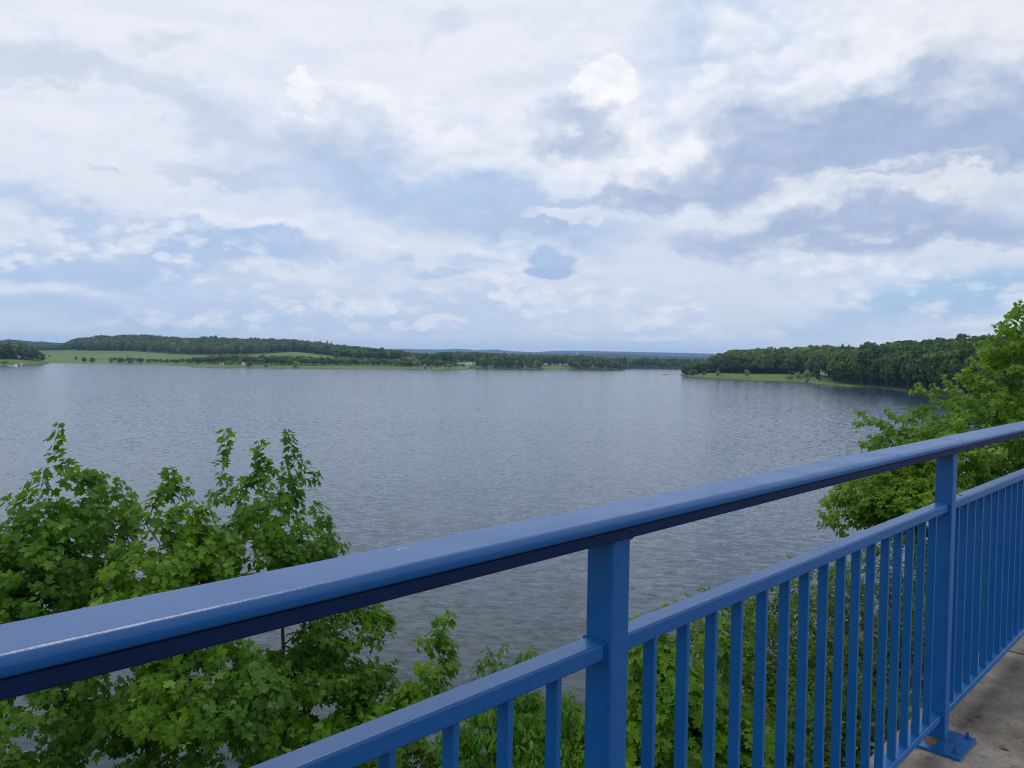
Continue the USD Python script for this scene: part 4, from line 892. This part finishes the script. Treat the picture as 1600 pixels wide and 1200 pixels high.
def cloud(specs, seed, per_m3=None, total=100, shell=0.45, clump=0.0):
    """Shoot tips inside ellipsoids (column, row, distance, half width, half height in photo pixels, depth in metres)."""
    r = np.random.default_rng(seed); vol = np.array([e[3] * e[4] * e[5] for e in specs], float); n = np.maximum(3, np.round(total * vol / vol.sum())).astype(int); out = []
    for e, k in zip(specs, n):
        c = at(e[0], e[1], e[2]); rr = np.array([e[3] / F * e[2], e[5], e[4] / F * e[2]])
        for _ in range(k):
            d = unit(r.normal(0, 1, 3)); q = r.uniform(shell, 1.0) ** 0.6; t = c + d * rr * q
            if not clump or meshkit.noise(t / (clump * np.array([1.0, 1.0, 0.8])), seed) > 0.40: out.append((t, None))
    return out
def shoots(lst, seed):
    """Upright leading shoots whose tips show against the water: (column, row, distance)."""
    r = np.random.default_rng(seed); return [(at(px, py, d), Z3 + r.normal(0, 0.10, 3)) for px, py, d in lst]
def ground_below(p, lower=0.0):
    v = np.array([p[0], p[1], 0]); return np.array([p[0], p[1], float(bank_z(v @ RD, np.float64(v @ OUT))) - lower])

# maples on the left, near the railing
def maple(name, label, cx, cy, dist, spine_rows, tips, seed, **k):
    foot = ground_below(at(cx, cy, dist)); spine = [at(px, py, dd) for px, py, dd in spine_rows]
    kw = dict(leaf='maple', mat='maple', size=0.067, seed=seed, spacing=0.034, petiole=0.05, leafy=0.5); kw.update(k)
    return Plant(name, label, 'tree', foot, spine, tips, **kw)
tips = cloud([(95, 880, 5.9, 120, 100, .75), (20, 960, 5.6, 130, 120, .8), (150, 830, 5.9, 70, 60, .5), (60, 1110, 5.3, 150, 100, .8), (100, 775, 6.0, 52, 48, .4), (30, 820, 5.9, 55, 55, .4), (-120, 960, 5.6, 110, 150, .8), (175, 775, 5.9, 30, 40, .3), (200, 1150, 5.3, 80, 60, .5)], 1, total=1550, clump=0.30)
tips += shoots([(92, 664, 6.0), (84, 700, 6.0), (104, 720, 6.0), (68, 735, 6.0), (120, 742, 5.9), (138, 736, 6.0), (162, 742, 6.0), (186, 752, 5.9), (206, 772, 5.8), (40, 762, 6.0), (12, 778, 5.9), (-20, 800, 5.9), (150, 770, 6.1)], 2)
maple('maple_tree', 'young maple at the left edge with one tall thin shoot above the others', 105, 1250, 5.9, [(108, 1100, 5.8), (112, 930, 5.9), (106, 800, 6.0)], tips, 101, seeds=90)
tips = cloud([(260, 880, 5.4, 75, 85, .5), (262, 800, 5.5, 45, 50, .35), (235, 960, 5.2, 95, 70, .5), (310, 900, 5.4, 60, 90, .5), (330, 1090, 5.0, 130, 90, .6), (240, 1140, 4.9, 110, 70, .5)], 3, total=1100, clump=0.30)
tips += shoots([(262, 733, 5.5), (286, 750, 5.5), (268, 745, 5.5), (258, 760, 5.5), (294, 765, 5.5), (322, 790, 5.4), (238, 790, 5.4), (246, 770, 5.4), (272, 768, 5.5), (312, 800, 5.4), (226, 808, 5.4), (300, 785, 5.4)], 4)
maple('maple_tree', 'bright green young maple standing between the two taller maples on the left', 240, 1260, 5.3, [(232, 1080, 5.2), (228, 960, 5.3), (250, 850, 5.4)], tips, 102, seeds=110, mat='fresh_maple', size=0.065)
tips = cloud([(395, 830, 6.5, 62, 62, .5), (465, 850, 6.6, 62, 56, .5), (430, 905, 6.4, 100, 50, .6), (350, 800, 6.4, 36, 44, .35), (425, 770, 6.6, 50, 40, .35), (540, 985, 6.4, 75, 55, .5), (590, 1010, 6.4, 42, 55, .4), (500, 1080, 6.2, 105, 80, .7), (400, 1080, 6.2, 60, 60, .5), (590, 1110, 6.2, 60, 60, .5), (520, 850, 6.5, 24, 18, .25)], 5, total=1400, clump=0.30)
tips += shoots([(352, 673, 6.5), (349, 705, 6.5), (346, 740, 6.5), (404, 692, 6.6), (414, 730, 6.6), (392, 750, 6.5), (450, 674, 6.6), (462, 706, 6.6), (446, 722, 6.6), (476, 722, 6.6), (498, 745, 6.6), (494, 785, 6.6), (328, 770, 6.4), (366, 770, 6.5), (470, 770, 6.6), (356, 690, 6.5), (408, 710, 6.6), (456, 690, 6.6), (400, 725, 6.6), (526, 838, 6.5), (538, 850, 6.5), (508, 810, 6.6)], 6)
maple('maple_tree', 'dark green maple with three tall leafy shoots over the water, left of the middle', 440, 1260, 6.4, [(442, 1120, 6.4), (440, 960, 6.4), (420, 850, 6.5)], tips, 103, seeds=60, size=0.067)
tips = cloud([(660, 1060, 6.0, 42, 55, .4), (690, 1000, 6.1, 24, 36, .25), (640, 1120, 5.9, 60, 50, .45), (560, 1170, 5.6, 90, 50, .45), (450, 1180, 5.4, 80, 50, .45)], 7, total=520, clump=0.30)
tips += shoots([(702, 958, 6.1), (694, 985, 6.1), (708, 1005, 6.1), (676, 1000, 6.1), (650, 1000, 6.0), (712, 1035, 6.0)], 8)
maple('maple_tree', 'small maple reaching up just above the middle rail, below the handrail', 600, 1290, 5.9, [(610, 1180, 5.9), (650, 1090, 6.0)], tips, 104, seeds=20, size=0.070)
# narrow leaved sapling behind the lower bars
tips = cloud([(790, 1150, 5.2, 90, 70, .5), (860, 1130, 5.3, 50, 60, .4), (770, 1045, 5.7, 34, 26, .25), (820, 1035, 5.7, 34, 22, .25), (700, 1190, 5.0, 60, 40, .4), (850, 1190, 5.0, 70, 40, .4), (900, 1180, 5.2, 40, 60, .3)], 9, total=520, clump=0.30)
tips += shoots([(760, 1010, 5.7), (790, 1006, 5.7), (744, 1035, 5.7), (832, 1018, 5.7), (876, 1100, 5.4)], 10)
Plant('cherry_sapling', 'sapling with narrow drooping leaves behind the bars left of the nearest post', 'tree', ground_below(at(800, 1290, 5.3)), [at(795, 1210, 5.3), at(785, 1100, 5.5)], tips, leaf='narrow', mat='cherry', size=0.085, seed=105, spacing=0.05, leafy=0.4, petiole=0.02, droop=1.0)
tips = cloud([(1030, 1080, 5.0, 55, 80, .4), (1010, 1010, 5.1, 36, 45, .3), (1080, 1130, 4.9, 60, 80, .4), (1000, 1170, 4.8, 60, 50, .4), (1130, 1010, 5.3, 22, 50, .3), (1150, 1170, 4.8, 60, 60, .4), (940, 1160, 5, 40, 60, .3)], 11, total=480)
tips += shoots([(1046, 948, 5.1), (1030, 975, 5.1), (1010, 968, 5.1), (1066, 1000, 5.1), (1090, 1040, 5.0)], 12)
maple('maple_tree', 'maple sapling seen through the bars just right of the nearest post', 1050, 1300, 5.0, [(1050, 1200, 5.0), (1040, 1080, 5.05)], tips, 106, seeds=15, size=0.080)
# large tree on the right
T = 12.8
tips = cloud([(1560, 620, T, 70, 75, 1.0), (1600, 560, T, 55, 60, .8), (1650, 620, T, 110, 160, 1.6), (1500, 690, T - .6, 105, 75, 1.2), (1400, 700, T - .8, 40, 42, .6), (1445, 640, T - .3, 32, 30, .5), (1365, 700, T - 1, 26, 30, .4), (1380, 770, T - 1, 80, 50, .9), (1310, 800, T - 1, 34, 30, .5), (1440, 790, T - 1.2, 100, 60, 1.1), (1560, 740, T - 1.2, 110, 80, 1.2),
              (1720, 560, T, 90, 120, 1.4), (1760, 720, T - 1, 120, 120, 1.4), (1640, 850, T - 1.5, 120, 60, 1.0), (1500, 850, T - 1.5, 90, 40, .8)], 13, total=4400, clump=0.55)
tips += cloud([(1320, 800, T - 1, 40, 34, .5), (1375, 770, T - 1, 75, 48, .7), (1440, 790, T - 1.2, 95, 60, .9), (1395, 705, T - .8, 45, 40, .5), (1470, 720, T - .8, 90, 60, .8)], 15, total=1000)
tips += shoots([(1592, 470, T), (1584, 492, T), (1598, 490, T), (1600, 505, T), (1572, 512, T), (1560, 520, T), (1545, 524, T), (1556, 545, T), (1536, 548, T), (1518, 560, T), (1512, 578, T), (1496, 586, T), (1476, 586, T - .2), (1458, 600, T - .3), (1434, 600, T - .3), (1424, 612, T - .3), (1340, 640, T - 1), (1338, 660, T - 1), (1352, 652, T - 1), (1346, 690, T - 1), (1376, 655, T - .9), (1386, 640, T - .8), (1300, 770, T - 1), (1283, 800, T - 1), (1280, 820, T - 1)], 14)
maple('bank_tree', 'large light green tree at the right edge rising above the skyline behind the railing', 1500, 1010, T - .8, [(1500, 900, T - .8), (1520, 780, T - .6), (1560, 640, T), (1588, 530, T)], tips, 107, leaf='light_maple', mat='field_maple', size=0.080, spacing=0.045, leafy=0.6, face=0.45)

# shrubs between the railing and the water, seen through the bars
def shrub(name, label, specs, seed, total, foot, leaf='oval', mat='shrub', size=0.06, tops=()):
    f = ground_below(at(*foot)); top = at(specs[0][0], specs[0][1], specs[0][2])
    t = cloud(specs, seed, total=total, shell=0.3) + shoots(tops, seed + 50)
    Plant(name, label, 'shrub', f, [f + (top - f) * 0.5], t, leaf=leaf, mat=mat, size=size, seed=seed + 200, spacing=0.035, leafy=0.40, petiole=0.012, droop=0.3, bark='twig', r0=0.0016, dense=2)
shrub('shrub', 'leafy shrub behind the first bars right of the nearest post, reaching over the middle rail', [(1130, 985, 8.2, 70, 60, .9), (1170, 960, 8.3, 50, 40, .6), (1080, 1040, 8.0, 70, 60, .8), (1160, 1060, 8.0, 80, 70, .9)], 31, 726, (1120, 1200, 8.2), tops=[(1056, 938, 8.2), (1076, 930, 8.2), (1092, 932, 8.2)])
shrub('shrub', 'dense shrub seen through the middle bars, halfway between the two posts', [(1235, 985, 8.6, 80, 75, 1.0), (1200, 950, 8.8, 60, 40, .8), (1280, 910, 9.0, 60, 50, .8), (1240, 1080, 8.0, 80, 60, .9)], 32, 924, (1240, 1200, 8.6), tops=[(1262, 872, 9), (1276, 862, 9)])
shrub('shrub', 'yellow green shrub left of the far post, seen between closely spaced bars', [(1360, 960, 9.0, 90, 85, 1.1), (1400, 880, 9.4, 70, 50, .9), (1340, 1050, 8.4, 90, 60, 1.0), (1460, 960, 9.0, 60, 100, .9)], 33, 1144, (1370, 1190, 9.0), mat='shrub', size=0.06)
shrub('low_shrub', 'low shrub at the foot of the railing left of the far post', [(1290, 1130, 5.9, 90, 60, .5), (1360, 1120, 5.9, 60, 60, .4), (1230, 1180, 5.6, 60, 40, .4)], 34, 836, (1300, 1250, 5.9), size=0.05)
shrub('low_shrub', 'low leafy growth under the maple sapling, right of the nearest post', [(1170, 1170, 6.2, 90, 50, .5), (1090, 1190, 6.2, 70, 40, .5), (1000, 1190, 6.2, 60, 40, .4)], 35, 704, (1130, 1290, 6.2), size=0.05)
shrub('low_shrub', 'low leafy growth under the narrow leaved sapling, left of the nearest post', [(760, 1195, 6.0, 110, 40, .5), (880, 1150, 6.4, 60, 70, .5), (660, 1195, 5.8, 60, 30, .4)], 36, 726, (780, 1300, 6.2), size=0.05)
shrub('bank_shrub', 'shrub beyond the far post, glimpsed between the bars at the right edge', [(1560, 960, 8.0, 100, 110, 1.0), (1500, 1000, 7.6, 60, 90, .7), (1640, 900, 8.5, 90, 110, 1.0)], 37, 1144, (1560, 1120, 8.0), size=0.06)

# which leaves show largest: nearest first, counting the picture cells each one still finds free
def shown():
    C = np.concatenate([p.center for p in PLANTS]); sz = np.concatenate([p.sz for p in PLANTS]); d = C - EYE; zf = d @ FWD
    x, y = (800 + F * (d @ CR) / zf) / 2, (600 - F * (d @ CU) / zf) / 2; rad = sz * 0.30 * F / zf / 2
    free = np.ones((600, 800), bool); vis = np.zeros(len(C))
    for i in np.argsort(zf):
        r = max(1, int(round(rad[i]))); a, b = int(x[i]), int(y[i])
        if a < -r or b < -r or a > 800 + r or b > 600 + r or zf[i] < 0.5: continue
        w = free[max(0, b - r):max(0, b + r), max(0, a - r):max(0, a + r)]; vis[i] = w.sum(); w[:] = False
    return vis
VIS = shown(); k0 = 0
for p in PLANTS:
    n = len(p.center); vis = VIS[k0:k0 + n]; k0 += n
    t = thing(p.name, p.label, p.category, p.base); B = p.base
    part('trunk', (p.trunk[0] - B, p.trunk[1]), M[p.bark], t, smooth=True)
    part('branches', (p.branches[0] - B, p.branches[1]), M['twig'], t, smooth=True)
    big = np.argsort(-vis, kind='stable')[:300] if p.leaf != 'oval' else np.array([], int)
    big = big[vis[big] > 4] if len(big) else big
    rest = np.setdiff1d(np.arange(n), big)
    V = p.V[rest] - B; nv = V.shape[1]
    part_f = part('foliage', (V.reshape(-1, 3), (p.F[None] + (np.arange(len(rest)) * nv)[:, None, None]).reshape(-1, 3)), M[p.mat], t); tag(part_f, kind='stuff')
    for i in big: part('leaf', (p.V[i] - B, p.F), M[p.mat], t)
    if len(p.stalks): tag(part('leaf_stalks', (p.stalks[0] - B, p.stalks[1]), M['stalk'], t), kind='stuff')
    if p.seeds: tag(part('seed_clusters', (p.seed_mesh[0] - B, p.seed_mesh[1]), M['seed'], t), kind='stuff')

# low growth covering the bank
r = np.random.default_rng(77); n = 30000
s, d = r.uniform(-3, 22, n), 1.12 + 11.5 * r.random(n) ** 1.3
P = np.zeros((n, 3)); P[:] = np.array([0, 0, 0.0]) + RD * s[:, None] + OUT * d[:, None]; P[:, 2] = bank_z(s, d) + r.random(n) ** 2 * 0.35
v, f = clumps(P, np.tile(Z3 * 1.3 + OUT * 0.3, (n, 1)), 0.035, r, 1.6)
tag(part('undergrowth', (v, f), M['undergrowth']), 'low green growth covering the bank below the railing', 'undergrowth', kind='stuff')

# ------------------------------------------------------------------ haze
hz = trimesh.creation.box((21200, 21200, 190)); hz.apply_translation((0, 0, 85))
hm = usdkit.material(stage, '/World/Looks/haze_air', {'v': ('principled_volume', {'color': (0.32, 0.57, 0.95), 'density': 0.85e-4, 'anisotropy': 0.0})}, volume='v.volume')
tag(usdkit.mesh(stage, '/World/haze', hz, hm).GetPrim(), 'thin bluish summer haze over the lake', 'haze', kind='stuff')
